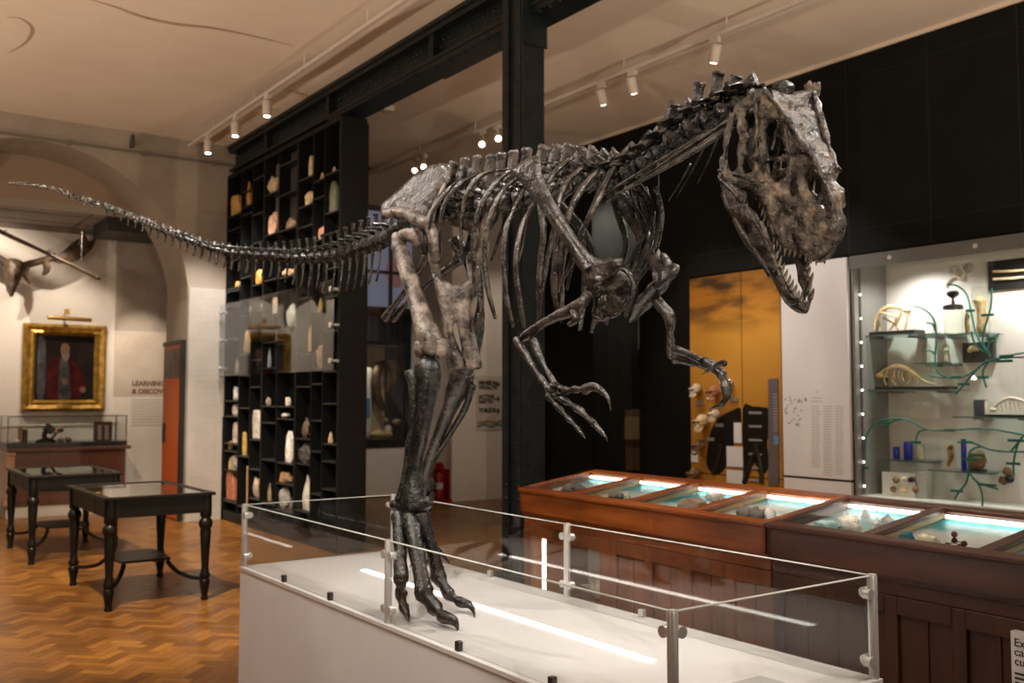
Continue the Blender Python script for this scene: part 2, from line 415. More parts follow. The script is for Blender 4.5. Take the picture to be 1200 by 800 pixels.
rivets(cm, rv, (-1, 0, 0), .014)
rivets(cm, [(x, CY0, .35+k*.15) for k in range(27) for x in (CX0+.045, CX1-.045)], (0, -1, 0), .016)
struct('column', cm, M_iron)
# ================================================================== TRACK LIGHTS
M_trk = mat('track_white', (.62, .56, .50), .5)
M_led = mat('spot_lens', (1, .9, .75), .4, emit=(1, .86, .68), estr=14)
def track(label, X, y0, y1, z=4.86):
    t = thing('lighting_track', label, 'track light rail', (X, (y0+y1)/2, z))
    MB().box(X-.02, X+.02, y0, y1, z-.017, z+.017).build('rail', M_trk, t)
    y = y0+.4
    while y < y1: MB().cyl((X, y, z+.017), (X, y, CEIL), .006, 6).build('hanger', M_trk, t); y += 1.35
track('white ceiling track on the left carrying three downlights, left of the iron beam', 3.8, 3.0, 12.45)
track('white ceiling track on the right carrying seven spotlights, right of the iron beam', 6.46, 2.6, 12.5)
def spot(px, py, X, aim, label, group, size=.05, ln=.16):
    """cylindrical spotlight clipped under the track; px,py the pixel of its middle"""
    p = onX(px, py, X); p.z = max(4.62, min(4.72, p.z)); t = thing('track_spotlight', label, 'spotlight', (p.x, p.y, 4.843), group)
    d = V(aim).normalized(); top = V((p.x, p.y, 4.78))
    MB().box(p.x-.022, p.x+.022, p.y-.05, p.y+.05, 4.79, 4.843).cyl((p.x, p.y, 4.72), (p.x, p.y, 4.79), .012, 8).build('adapter', M_trk, t)
    c = V((p.x, p.y, 4.70)) if d.z > -.9 else V((p.x, p.y, 4.69)); a = c-d*ln*.5; b = c+d*ln*.5
    h = MB().tube([a, a+d*.012, b-d*.01, b], [size*.86, size, size, size*.93], seg=16, up=d.orthogonal(), caps=True)
    h.build('lamp_body', M_trk, t, smooth=True)
    MB().cyl(b+d*.0005, b+d*.006, size*.62, 14).build('lens', M_led, t)
    return b, d
SP = []
for (px, py, lb) in ((244, 164, 'white spotlight nearest the arch wall end of the left ceiling track'), (276, 150, 'white spotlight in the middle of the three on the left track'), (313, 124, 'white spotlight on left track, the one farthest from the arch wall')):
    SP.append(spot(px, py, 3.8, (0, 0, -1), lb, 'downlights on the left track'))
for (px, py, aim, lb) in ((488, 200, (-.6, -.5, -.6), 'small spotlight on right track closest to its far end'), (497, 192, (-.5, -.7, -.5), 'small spotlight on right track, second from its far end'),
        (566, 165, (-.6, -.6, -.5), 'spotlight on right track left of the iron column, farther of the close pair'), (583, 158, (-.4, -.8, -.5), 'spotlight on right track left of the iron column, nearer of the close pair'),
        (705, 108, (.45, .2, -.85), 'white spotlight on right track above the spine, left of two'), (741, 94, (.45, .2, -.85), 'white spotlight on right track above the spine, right of two'),
        (838, 62, (.2, .4, -.9), 'white spotlight on right track directly above the skeleton neck')):
    SP.append(spot(px, py, 6.46, aim, lb, 'spotlights on the right track'))
sn = onZ(451, 124, CEIL)
sd = thing('smoke_detector', 'small cream box fixed to the ceiling right of the iron beam', 'detector', (sn.x, sn.y, CEIL))
MB().box(sn.x-.1, sn.x+.1, sn.y-.06, sn.y+.06, CEIL-.06, CEIL-.0005).build('housing', M_trk, sd, bevel=.01)
MB().lathe([(.03, 0), (.03, -.012), (.015, -.02)], (sn.x, sn.y, CEIL-.06), 12).build('sensor', M_wall, sd)
# ================================================================== SKELETON
XM = 2.36
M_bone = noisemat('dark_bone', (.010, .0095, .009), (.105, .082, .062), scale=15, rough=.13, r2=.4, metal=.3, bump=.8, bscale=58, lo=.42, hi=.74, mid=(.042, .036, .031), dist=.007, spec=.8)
M_bonel = noisemat('pale_lit_bone', (.020, .017, .015), (.29, .242, .205), scale=13, rough=.24, r2=.5, metal=.08, bump=.9, bscale=55, lo=.37, hi=.64, mid=(.125, .102, .085), dist=.007, spec=.6)  # paler bone tone, partly strong spot light put into the colour
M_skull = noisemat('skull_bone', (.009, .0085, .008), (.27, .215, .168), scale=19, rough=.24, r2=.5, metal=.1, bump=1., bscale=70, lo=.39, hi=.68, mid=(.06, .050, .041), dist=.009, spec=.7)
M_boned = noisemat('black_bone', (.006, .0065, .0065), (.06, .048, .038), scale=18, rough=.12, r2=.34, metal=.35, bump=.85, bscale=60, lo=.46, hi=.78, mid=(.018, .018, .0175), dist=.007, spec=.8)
M_tooth = noisemat('tooth_enamel', (.05, .045, .04), (.25, .21, .17), scale=20, rough=.25)
M_rod = mat('armature_black', (.01, .01, .01), .4, .5)
SK = thing('allosaurus_skeleton', 'mounted dark bronze dinosaur skeleton striding on the white plinth with jaws open', 'dinosaur skeleton', (XM, 3.6, .7))
def B(px, py, w=0.): return onX(px, py, XM+w)
def mirV(p): return V((2*XM-p.x, p.y, p.z))
RG = (.0045, 28)
def bone(name, pts, rad, m=M_bone, parent=None, seg=10, sub=4, up=(1, 0, 0), rough=RG, mirror=False, label=None):
    if rough and len(pts) > 1:
        pts = [V(p) for p in pts]; rad = list(rad) if isinstance(rad, (list, tuple)) else [rad]*len(pts)
        g2 = lambda r, f: (r[0]*f, r[1]*f) if isinstance(r, (list, tuple)) else r*f
        mx = lambda r: max(r) if isinstance(r, (list, tuple)) else r
        if mx(rad[0]) > .006: pts.insert(0, pts[0]+(pts[0]-pts[1]).normalized()*mx(rad[0])*.42); rad.insert(0, g2(rad[0], .5))
        if mx(rad[-1]) > .006: pts.append(pts[-1]+(pts[-1]-pts[-2]).normalized()*mx(rad[-1])*.42); rad.append(g2(rad[-1], .5))
    b = MB().tube(pts, rad, seg=seg, sub=sub, up=up)
    if mirror: b.mirror(XM)
    o = b.build(name, m, parent or SK, smooth=True, rough=rough, angle=70)
    if label: o['label'] = label
    return o
# ---------- spine
def vertebra(name, C, T, U, S, hl, r, tl, tdir=-.15, spw=.5, m=M_bone, busy=0., parent=None):
    """C centrum centre, T forward tangent, U dorsal, S spine tip, hl half length, r centrum radius, tl transverse process length"""
    T = T.normalized(); U = (U-T*U.dot(T)).normalized(); X = V((1, 0, 0)); X = (X-T*X.dot(T)-U*X.dot(U)).normalized()
    b = MB()
    b.tube([C-T*hl, C-T*hl*.8, C-T*hl*.25, C+T*hl*.25, C+T*hl*.8, C+T*hl], [r*.8, r*1.06, r*.74, r*.74, r*1.06, r*.8], seg=12, up=X)
    n0 = C+U*r*.7; b.tube([n0, C+U*r*1.5, C+U*r*1.9], [(r*.55, hl*.75), (r*.42, hl*.7), (r*.2, hl*.55)], seg=8, up=X)
    base = C+U*r*1.3; L = (S-base).length; D = (S-base).normalized()
    th = max(r*.2, .004); b.tube([base, base+D*L*.4, base+D*L*.8, base+D*L*.94, S], [(th*1.6, hl*.62), (th, hl*spw*1.05), (th*1.25, hl*spw*1.12), (th*2.0, hl*spw*1.2), (th*1.3, hl*spw*.8)], seg=8, sub=2, up=X)
    for sx in (-1, 1):
        p = C+U*r*1.15
        b.tube([p, p+X*sx*tl*.5+U*tl*.08, p+X*sx*tl+U*tl*tdir-T*hl*.3], [(hl*.5, r*.3), (hl*.38, r*.2), (hl*.5, r*.22)], seg=7, up=T)
        if busy:
            q = C+U*r*1.25+X*sx*r*.6
            b.tube([q+T*hl*1.25-U*r*.2, q, q-T*hl*1.3*busy+U*r*.7*busy], [r*.24, r*.3, r*.26], seg=6, up=X)
            q = C-U*r*.3+X*sx*r*.9
            b.tube([q+T*hl*.4, q-T*hl*.6-U*r*.7], [r*.34, r*.16], seg=6, up=X)
    return b.build(name, m, parent or SK, smooth=True, rough=(max(.0015, r*.13), 1.1/r), angle=60)
def resample(L, n):
    P = catmull(L, 12); d = [0]
    for a, b in zip(P, P[1:]): d.append(d[-1]+(b-a).length)
    out = []
    for k in range(n):
        t = d[-1]*k/(n-1); i = max(j for j in range(len(d)) if d[j] <= t+1e-12); i = min(i, len(P)-2)
        f = (t-d[i])/max(d[i+1]-d[i], 1e-9); out.append(P[i].lerp(P[i+1], f))
    return out
# dorsals: px of centrum path and tops of the spines
dcen = [(523, 247), (540, 245), (570, 240), (600, 234), (640, 224), (680, 214), (716, 207)]
dtop = [(532, 189), (545, 184), (560, 182), (575, 180), (588, 178), (602, 176), (618, 173), (638, 170), (654, 168), (668, 168), (682, 171), (697, 174), (711, 177), (724, 178)]
cpx = [V((p.x, p.y, 0)) for p in resample([(x, y, 0) for x, y in dcen], 14)]
cw = [B(p.x, p.y) for p in cpx]
for i in range(14):
    T = cw[min(i+1, 13)]-cw[max(i-1, 0)]; S = B(*dtop[i])
    vertebra('dorsal_vertebra', cw[i], T, V((0, 0, 1)), S, .036, .038, .085, .3, .92, M_bone, busy=.9)
# ossified ligaments along the spines
bone('spine_tendon', [B(560, 205, -.03), B(600, 197, -.03), B(650, 190, -.03), B(700, 194, -.03), B(730, 192, -.03)], .006, M_bone, seg=6)
# sacrum
scen = [(523, 247), (505, 252), (488, 256), (470, 266)]
for i, p in enumerate(scen):
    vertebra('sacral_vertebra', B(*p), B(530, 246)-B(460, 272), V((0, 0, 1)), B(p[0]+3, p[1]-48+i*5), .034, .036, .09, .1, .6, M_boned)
# cervicals
ccen = [(722, 207), (742, 199), (762, 187), (780, 173), (798, 158), (817, 146), (838, 136), (858, 127), (876, 119)]
ctop = [(744, 172), (765, 158), (781, 141), (792, 120), (810, 118), (820, 96), (843, 84), (864, 88), (886, 92)]
cc = [B(*p) for p in ccen]
for i in range(9):
    T = cc[min(i+1, 8)]-cc[max(i-1, 0)]; U = V((0, -T.z, T.y)); U = U if U.z > 0 else -U
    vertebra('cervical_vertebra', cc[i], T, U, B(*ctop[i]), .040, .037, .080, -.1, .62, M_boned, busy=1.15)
for k, (a, b, c) in enumerate((((708, 239), (795, 180), (852, 143)), ((722, 228), (792, 188), (846, 153)), ((700, 232), (770, 190), (822, 160)), ((735, 222), (800, 186), (856, 150)))):
    bone('cervical_rib', [B(*a, -.09), B(*b, -.085), B(*c, -.05)], [.0035, .006, .009], M_bone, seg=6, rough=(.0012, 60))
for a, b in (((783, 236), (809, 192)), ((793, 231), (827, 169)), ((817, 216), (841, 162)), ((770, 240), (772, 205))):
    bone('cervical_rib', [B(*a, .1), B((a[0]+b[0])/2+1, (a[1]+b[1])/2, .09), B(*b, .05)], [.002, .003, .005], M_boned, seg=6, rough=None)
# caudals
tpx = [(458, 277), (445, 283), (424, 290), (406, 296), (388.5, 300), (362.5, 302), (341, 302), (321, 300), (304, 299), (287, 297.6), (265, 295), (243, 289), (222, 281.5), (202, 274), (184, 267), (164, 258), (148, 252), (128, 244), (108, 237), (86, 230), (66, 223), (46, 218.5), (30, 216), (14, 215)]
def tailX(px): return XM-1.25*((460-px)/440)**2
NT = 51
tp = resample([(x, y, 0) for x, y in tpx], NT)
tw = [onX(p.x, p.y, tailX(p.x)) for p in tp]
def lerpt(tab, x):
    for (a, u), (b, v) in zip(tab, tab[1:]):
        if x <= b: return u+(v-u)*(x-a)/(b-a)
    return tab[-1][1]
for i in range(NT):
    px, py = tp[i].x, tp[i].y; k = 460-px
    T = tw[max(i-1, 0)]-tw[min(i+1, NT-1)]; sp = T.length/(2 if 0 < i < NT-1 else 1)
    rpx = lerpt([(0, 10), (60, 8), (120, 5.6), (220, 4.0), (330, 2.6), (450, 1.1)], k)
    hpx = lerpt([(0, 38), (60, 30), (120, 20), (160, 13), (220, 8.5), (330, 4.5), (450, 1.2)], k)
    cpx_ = lerpt([(0, 46), (40, 48), (75, 40), (120, 30), (160, 22), (200, 18), (240, 15), (300, 11), (340, 7), (400, 2.5), (450, .5)], k)
    depth = (tw[i]-CAM).dot(FW); s = depth/FPX
    r = rpx*s
    S = tw[i]+V((0, 0, 1))*hpx*s-(-T.normalized())*(-.2)*hpx*s*.4
    o = vertebra('caudal_vertebra', tw[i], T, V((0, 0, 1)), S, sp*.44, r, r*(2.3 if k < 200 else 1.4), .05, .34, M_boned if i < 28 else M_bone, busy=.5 if i > 8 else 0)
    if cpx_ > 1.5 and i > 0:
        a = tw[i]-V((0, 0, r*.8))-T.normalized()*sp*.5; Lc = cpx_*s-r
        back = -T.normalized()
        pts = [a, a-V((0, 0, Lc*.35))+back*Lc*.03, a-V((0, 0, Lc*.7))+back*Lc*.09, a-V((0, 0, Lc))+back*Lc*.22]
        w0 = max(.004, r*(.17 if k < 90 else .24 if k < 160 else .42))
        foot = w0*(1.0 if k < 130 else 1.7)
        bone('chevron', pts, [(w0*1.6, w0*1.5), (w0, w0), (w0*.9, w0*1.1), (w0*.8, foot)], M_bone, parent=o, seg=7, rough=(.0015, 50))
# ---------- ribs
ribs = [
 [(541, 211), (526, 221), (510, 243), (504, 261), (502, 284)],
 [(560, 204), (538, 216), (520, 241), (515.6, 270), (515.6, 298)],
 [(580, 199), (561, 207), (546, 228), (541, 256), (540.5, 284), (543, 306)],
 [(600, 199), (582, 213), (566, 236), (557, 261), (555, 295), (556, 344)],
 [(607, 209), (591, 221), (577.5, 245), (569.6, 277), (567.5, 306), (572, 340), (580, 371)],
 [(614, 222), (603, 244), (594, 266), (590.5, 295), (592, 331), (595, 356), (601, 381)],
 [(629, 233), (614, 259), (606, 290), (605, 320), (610, 354), (614, 384)],
 [(671, 185), (649, 203), (633, 231), (637, 270), (634, 300), (632, 339), (631, 373)],
 [(684.5, 194), (664, 214), (654, 238), (653, 281), (650, 314), (649.5, 339), (653, 364)],
 [(701, 200), (683, 219), (667, 250), (659, 290), (656, 312), (654, 340)],
]
wr = [-.06, -.14, -.19, -.205, -.20, -.19, -.17]
def ribpts(L, sgn=1, wmul=1.):
    n = len(L); out = []
    for i, p in enumerate(L):
        t = i/(n-1)*6; j = min(int(t), 5); w = wr[j]+(wr[j+1]-wr[j])*(t-j); out.append(B(*p, w*wmul))
    if sgn < 0: out = [mirV(p) for p in out]
    return out
def rr(n, a): return [(a*.55, a*.55)]+[(a*.62, a*1.25)]*1+[(a*.6, a*1.05)]*(n-3)+[(a*.5, a*.55)]
for i, L in enumerate(ribs):
    wm = .82 if i < 3 else 1.
    for sg in (1, -1):
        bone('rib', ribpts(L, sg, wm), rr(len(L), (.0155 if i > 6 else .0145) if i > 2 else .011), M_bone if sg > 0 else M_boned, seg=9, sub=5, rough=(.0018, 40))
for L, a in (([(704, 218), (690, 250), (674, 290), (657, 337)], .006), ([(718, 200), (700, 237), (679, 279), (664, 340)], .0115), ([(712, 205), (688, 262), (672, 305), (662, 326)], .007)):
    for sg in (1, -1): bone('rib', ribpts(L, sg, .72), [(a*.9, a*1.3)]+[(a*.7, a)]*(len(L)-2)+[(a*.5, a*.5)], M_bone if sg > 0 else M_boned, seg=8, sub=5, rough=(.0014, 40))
for L, a in (([(745, 228), (752, 256), (748, 296), (738, 322)], .010), ([(768, 222), (775, 252), (766, 296), (745, 331)], .012), ([(757, 222), (766, 262), (757, 300), (743, 330)], .008)):
    bone('rib', [B(*p, .12+.03*math.sin(i)) for i, p in enumerate(L)], [(a*.8, a*1.2)]*(len(L)-1)+[(a*.6, a*.6)], M_boned, seg=8, sub=5, rough=(.0015, 40))
# ---------- pelvis
fil = [(448, 241), (454, 234), (465, 225), (483, 208), (496.5, 198), (512, 192), (521, 191.5), (526, 196), (527, 209), (525, 217), (518, 226), (511, 239), (506.6, 250), (504.4, 261), (501, 266), (494, 263), (487.5, 260), (474, 254.5), (465, 252.7), (453.7, 256), (448, 254)]
for sg in (-1, 1):
    b = MB().plate(fil, lambda x, y: B(x, y, -.125+.05*(1-min(1, (y-190)/60))), (1, 0, 0), .006, .016, 7, step=5, smooth=2)
    if sg > 0: b.mirror(XM)
    b.build('ilium', M_bone, SK, smooth=True, rough=(.003, 18), angle=75)
    rim = MB().tube([B(451, 250, -.135), B(470, 249, -.14), (B(488, 256, -.145)), B(501, 262, -.145), B(507, 248, -.135), B(515, 230, -.12), B(525, 212, -.09)], [.020, .030, .031, .028, .016, .012, .011], seg=9, sub=4)
    if sg > 0: rim.mirror(XM)
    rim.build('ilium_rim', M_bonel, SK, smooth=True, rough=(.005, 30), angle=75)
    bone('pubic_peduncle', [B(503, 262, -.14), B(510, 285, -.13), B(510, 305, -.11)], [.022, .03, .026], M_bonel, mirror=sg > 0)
    bone('ischial_peduncle', [B(494, 262, -.14), B(497, 285, -.12), B(500, 300, -.08)], [.016, .019, .02], M_bone, mirror=sg > 0)
# pubis pair: plate above, two shafts with boots
fpub = [(505, 318), (512, 322), (530, 333), (548, 327), (560, 312), (563, 322), (556, 340), (551, 364), (552, 394), (556, 408), (563, 420), (564, 428), (553, 431), (544, 429), (542, 412), (537, 388), (534, 377), (531, 384), (535, 402), (545, 423), (546, 430), (536, 433), (528, 428), (527, 408), (522, 385), (514, 350)]
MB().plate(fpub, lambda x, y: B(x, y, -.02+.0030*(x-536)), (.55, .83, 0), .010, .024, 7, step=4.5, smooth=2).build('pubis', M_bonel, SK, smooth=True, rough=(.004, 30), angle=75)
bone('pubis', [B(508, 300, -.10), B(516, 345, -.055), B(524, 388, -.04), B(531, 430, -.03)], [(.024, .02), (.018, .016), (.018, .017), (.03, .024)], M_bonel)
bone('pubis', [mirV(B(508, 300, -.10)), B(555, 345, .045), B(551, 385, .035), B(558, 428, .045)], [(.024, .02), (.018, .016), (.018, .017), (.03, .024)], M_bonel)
for sg in (-1, 1):
    bone('ischium', [B(500, 302, -.09), B(484, 328, -.05), B(465, 354, -.03), B(452, 372, -.025)], [.024, .014, .015, .024], M_bone, mirror=sg > 0)
# ---------- right hind leg (near)
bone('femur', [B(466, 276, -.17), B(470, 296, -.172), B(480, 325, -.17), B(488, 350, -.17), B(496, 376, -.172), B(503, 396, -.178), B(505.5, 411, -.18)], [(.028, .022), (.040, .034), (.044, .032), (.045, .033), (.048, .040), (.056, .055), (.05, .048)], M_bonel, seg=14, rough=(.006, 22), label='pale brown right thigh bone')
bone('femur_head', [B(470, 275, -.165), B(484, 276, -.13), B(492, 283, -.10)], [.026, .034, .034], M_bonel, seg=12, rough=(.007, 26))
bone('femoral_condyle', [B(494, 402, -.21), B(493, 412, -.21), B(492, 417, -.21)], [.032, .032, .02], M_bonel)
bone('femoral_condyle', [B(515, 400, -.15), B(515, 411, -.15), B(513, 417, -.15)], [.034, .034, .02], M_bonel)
bone('support_rod', [B(507, 405, -.18), B(501, 440, -.18)], .014, M_rod, sub=1, rough=None)
bone('tibia', [B(499, 428, -.185), B(502, 440, -.185), B(500, 465, -.19), B(494, 500, -.2), B(487, 535, -.205), B(484, 562, -.21), B(484, 585, -.215), B(484, 600, -.217)], [(.056, .062), (.056, .060), (.044, .050), (.038, .044), (.036, .039), (.038, .042), (.056, .062), (.054, .056)], M_boned, seg=14, rough=(.005, 26))
bone('fibula', [B(483, 437, -.225), B(485, 452, -.23), B(484, 490, -.23), B(478.5, 530, -.235), B(474, 562, -.24), B(469, 586, -.25)], [(.034, .030), (.024, .023), (.018, .018), (.017, .017), (.018, .018), (.027, .027)], M_boned, seg=10)
bone('ankle', [B(462, 592, -.25), B(475, 594, -.235), B(490, 594, -.215), B(502, 588, -.19)], [(.028, .028), (.036, .036), (.036, .036), (.026, .026)], M_boned, seg=12, rough=(.007, 24))
def claw(parent, pts, r, m=M_boned):
    n = len(pts); return bone('claw', pts, [r*(1-(i/(n-1))**1.3*.93) for i in range(n)], m, parent=parent, seg=9, sub=4, rough=(.0012, 60))
PZ = .7
def toe(phal, clawpx, rads, mtr=None, zs=None, m=M_boned):
    """phal: list of px of joints resting on the plinth, with joint radii"""
    pts = [onZ(x, y, PZ+z) for (x, y), z in zip(phal, zs)]
    P = []; Rr = []
    for i in range(len(pts)):
        P.append(pts[i]); Rr.append(rads[i])
        if i < len(pts)-1: P.append(pts[i].lerp(pts[i+1], .5)); Rr.append(min(rads[i], rads[i+1])*.72)
    t = bone('toe', P, Rr, m, seg=10, sub=3, rough=(.005, 34))
    c = [onZ(x, y, PZ+z) for x, y, z in clawpx]; claw(t, [pts[-1]]+c, rads[-1]*.95, m)
    return pts[0]
mt = [(B(469, 603, -.25), 'a'), (B(481, 606, -.235), 'b'), (B(493, 604, -.21), 'c')]
j4 = toe([(470, 679), (470, 697), (473, 712)], [(477, 720, .02), (479, 729, .004)], [.031, .028, .023], zs=[.15, .085, .04])
j3 = toe([(497, 695), (509, 711), (520, 723)], [(530, 726, .036), (535, 732, .02), (536.5, 738.5, .003)], [.044, .035, .028], zs=[.105, .06, .035])
j2 = toe([(514, 676), (526, 696), (540, 706)], [(549, 708, .034), (554, 714, .02), (556.5, 723, .003)], [.035, .029, .023], zs=[.13, .07, .04])
for a, j, r in ((B(468, 604, -.26), j4, .028), (B(481, 606, -.235), j3, .034), (B(494, 603, -.205), j2, .029)):
    bone('metatarsal', [a, a.lerp(j, .15), a.lerp(j, .55), a.lerp(j, .88), j], [r*1.32, r*1.2, r*.95, r*1.05, r*1.2], M_boned, seg=11, rough=(.005, 28))
h = toe([(484, 655), (482, 664)], [(480, 672, .03)], [.012, .010], zs=[.16, .10])
# ---------- left hind leg (far)
XL = .28
bone('femur', [mirV(B(478, 277, -.13)), B(553, 310, .17), B(559, 350, .19), B(559, 385, .2), B(551, 415, .215), B(546, 432, .22)], [(.036, .034), (.04, .034), (.036, .032), (.038, .034), (.046, .044), (.044, .044)], M_bone, seg=12, rough=(.006, 24))
bone('tibia', [B(543, 436, .225), B(536, 455, .23), B(526, 480, .24), B(511, 518, .25), B(500, 552, .26), B(498, 566, .265)], [(.06, .06), (.064, .058), (.040, .040), (.034, .034), (.034, .034), (.040, .040)], M_bone, seg=12)
bone('fibula', [B(552, 452, .26), B(545, 478, .265), B(525, 512, .27), B(507, 540, .275)], [.026, .017, .014, .014], M_boned)
bone('ankle', [B(496, 556, .26), B(499, 566, .265), B(499, 578, .27)], [.034, .04, .03], M_boned)
L0 = B(499, 580, .27)
def ftoe(a, pts, rads, cl):
    bone('metatarsal', [a, a.lerp(pts[0], .2), a.lerp(pts[0], .6), pts[0]], [.024, .019, .017, .023], M_boned)
    P = []; Rr = []
    for i in range(len(pts)):
        P.append(pts[i]); Rr.append(rads[i])
        if i < len(pts)-1: P.append(pts[i].lerp(pts[i+1], .5)); Rr.append(rads[i]*.7)
    t = bone('toe', P, Rr, M_boned, rough=(.004, 34)); claw(t, [pts[-1]]+cl, rads[-1])
base = onZ(520, 660, PZ); fx, fy = base.x, base.y
ftoe(L0+V((.03, 0, 0)), [onZ(500, 617, .98), onZ(507, 636, .86), onZ(516, 648, .77)], [.024, .02, .016], [onZ(522, 654, .74), onZ(527, 661, .705)])
ftoe(L0, [onZ(494, 630, .87), onZ(500, 655, .78)], [.026, .022], [onZ(506, 663, .75), onZ(511, 670, .705)])
ftoe(L0-V((.03, 0, 0)), [onZ(484, 632, .87), onZ(487, 652, .78)], [.022, .018], [onZ(490, 660, .74), onZ(493, 668, .705)])
# ---------- shoulder girdle
fsc = [(600, 202), (607.5, 193), (621, 185), (629.5, 182), (632.5, 190), (634, 202), (639, 216), (646.5, 231.5), (660, 253.5), (673.5, 275.5), (685, 291), (698, 301.5), (709, 303), (720, 301), (727, 303), (728.5, 310), (724, 318), (712, 326), (700, 333), (688, 330), (684, 320), (673, 303.5), (657, 279), (640.5, 252), (624, 230), (611, 213)]
def wsc(x, y): return -.205-.02*math.sin(max(0, min(1, (x-600)/110))*math.pi)+max(0, (x-690))*.0006
fco = [(684, 327), (690, 318), (704, 310), (716, 312), (728.5, 314), (739.5, 321), (742, 336), (737, 352.5), (726, 366), (712, 373), (698, 372), (693, 367), (698, 358), (694, 347), (690, 337), (682, 335)]
def wco(x, y): return -.19+.0016*max(0, x-690)+.0004*max(0, y-330)
for sg in (-1, 1):
    b = MB().plate(fsc, lambda x, y: B(x, y, wsc(x, y)), (1, .1, 0), .006, .015, 7, step=5, smooth=2)
    b.tube([B(640, 240, -.235), B(668, 282, -.24), B(690, 316, -.225)], [.009, .013, .02], seg=8, sub=3)
    if sg > 0: b.mirror(XM); b.v = [v-V((.11*max(0, min(1, (2.36-v.z)/.36)), 0, 0)) for v in b.v]
    b.build('scapula', M_bone, SK, smooth=True, rough=(.0035, 30), angle=75)
    if sg > 0: continue
    b = MB().plate(fco, lambda x, y: B(x, y, wco(x, y)), (1, .1, 0), .005, .014, 9, step=4, smooth=2)
    b.tube([B(x, y, wco(x, y)-.004) for x, y in ((722, 313), (734, 318), (741.5, 330), (740, 344), (734, 357), (725, 366.5), (711, 373), (697, 371))], .0075, seg=7, sub=4)
    b.blob(B(702, 328, -.205), .022, .024, .022, 6).blob(B(716, 338, -.185), .009, .03, .012, 6).blob(B(708, 352, -.19), .010, .014, .02, 6)
    if sg > 0: b.mirror(XM); b.v = [v-V((.11, 0, 0)) for v in b.v]
    b.build('coracoid', M_bone, SK, smooth=True, rough=(.007, 34), angle=75)
bone('coracoid_hook', [B(706, 369, -.16), B(701, 374, -.155), B(698, 379, -.155)], [.009, .007, .003], M_bone, seg=7)
# ---------- right arm
W = -.235
bone('humerus', [B(688, 345, -.21), B(682, 354, W), B(668, 364, W), (B(652, 370, W)), B(634, 380, W), B(620, 391, W), B(613, 396, W)], [(.018, .02), (.021, .024), (.02, .026), (.018, .018), (.017, .0165), (.021, .019), (.018, .016)], M_bone, seg=11)
bone('deltopectoral_crest', [B(672, 366, W-.012), B(675, 374, W-.02), B(668, 380, W-.016)], [.014, .015, .008], M_bone)
bone('ulna', [B(606, 398, W-.02), B(613, 411, W-.02), B(627, 433, W-.02), B(640, 450, W-.02), B(644, 455, W-.02)], [.017, .016, .012, .012, .016], M_bone)
bone('radius', [B(625, 400, W+.01), B(630, 412, W+.01), B(640, 433, W+.005), B(649, 449, W)], [.016, .013, .0105, .013], M_bone)
wr_ = MB()
for x, y, r in ((643, 457, .017), (650, 453, .018), (657, 455, .016), (646, 463, .016), (655, 461, .016), (661, 458, .014), (648, 458, .02)): wr_.blob(B(x, y, W-.02+.01*(R.random()-.5)), r, r, r*.85, 6)
wr_.build('wrist', M_bone, SK, smooth=True, rough=(.005, 40), angle=75)
def finger(px, rad, cl, cr, w, parent=None, m=M_bone):
    P = []; Rr = []
    for i in range(len(px)):
        p = B(*px[i], w); P.append(p); Rr.append(rad[i])
        if i < len(px)-1: P.append(p.lerp(B(*px[i+1], w), .5)); Rr.append(min(rad[i], rad[i+1])*.68)
    f_ = bone('finger', P, Rr, m, seg=9, sub=3, rough=(.003, 45)); claw(f_, [B(*q, w) for q in cl], cr, m); return f_
finger([(662, 458), (674, 456), (687, 456)], [.016, .0135, .017], [(686, 456.5), (694, 453), (704, 457), (712, 466.5), (716, 480.5)], .019, W-.03)
finger([(648, 462), (661, 468.5), (678.5, 479.5), (696, 496)], [.015, .0135, .013, .012], [(695, 495), (703, 504), (709, 511), (712.5, 518)], .0105, W-.025)
finger([(642, 464), (656, 479), (667, 491), (677, 502)], [.013, .011, .010, .009], [(676, 501), (682, 508), (686, 514)], .0085, W-.04)
# ---------- left arm
WL = .15
bone('humerus', [B(768, 350, WL), B(776, 360, WL), B(785, 372, WL), B(785, 392, WL), B(787, 412, WL), B(788, 419, WL)], [(.02, .02), (.024, .022), (.02, .022), (.0145, .0145), (.018, .018), (.015, .015)], M_bone)
bone('coracoid', [B(778, 300, WL), B(784, 317, WL-.02), B(769, 338, WL-.01), B(753, 358, WL), B(739, 376, WL)], [(.018, .012), (.022, .016), (.045, .022), (.04, .018), (.008, .007)], M_bone)
bone('ulna', [B(791, 420, WL), B(802, 421, WL), B(816, 426, WL), B(826, 428, WL)], [.016, .018, .013, .014], M_bone)
bone('radius', [B(792, 410, WL-.02), B(806, 414, WL-.02), B(820, 422, WL-.02)], [.016, .012, .012], M_bone)
bone('wrist', [B(822, 424, WL), B(830, 427, WL), B(838, 430, WL)], [.016, .019, .014], M_bone, rough=(.007, 40))
finger([(828, 434), (836, 430)], [.01, .013], [(822, 439), (832, 433), (842, 427), (849, 425)][::-1], .012, WL-.03)
finger([(837, 433), (845, 441), (849, 452)], [.015, .015, .015], [(849, 452), (851, 464), (846, 473), (838, 477), (831, 479)], .015, WL)
finger([(840, 430), (848, 436), (853, 448)], [.010, .010, .010], [(853, 448), (855, 460), (851, 470), (843, 476)], .010, WL+.02)
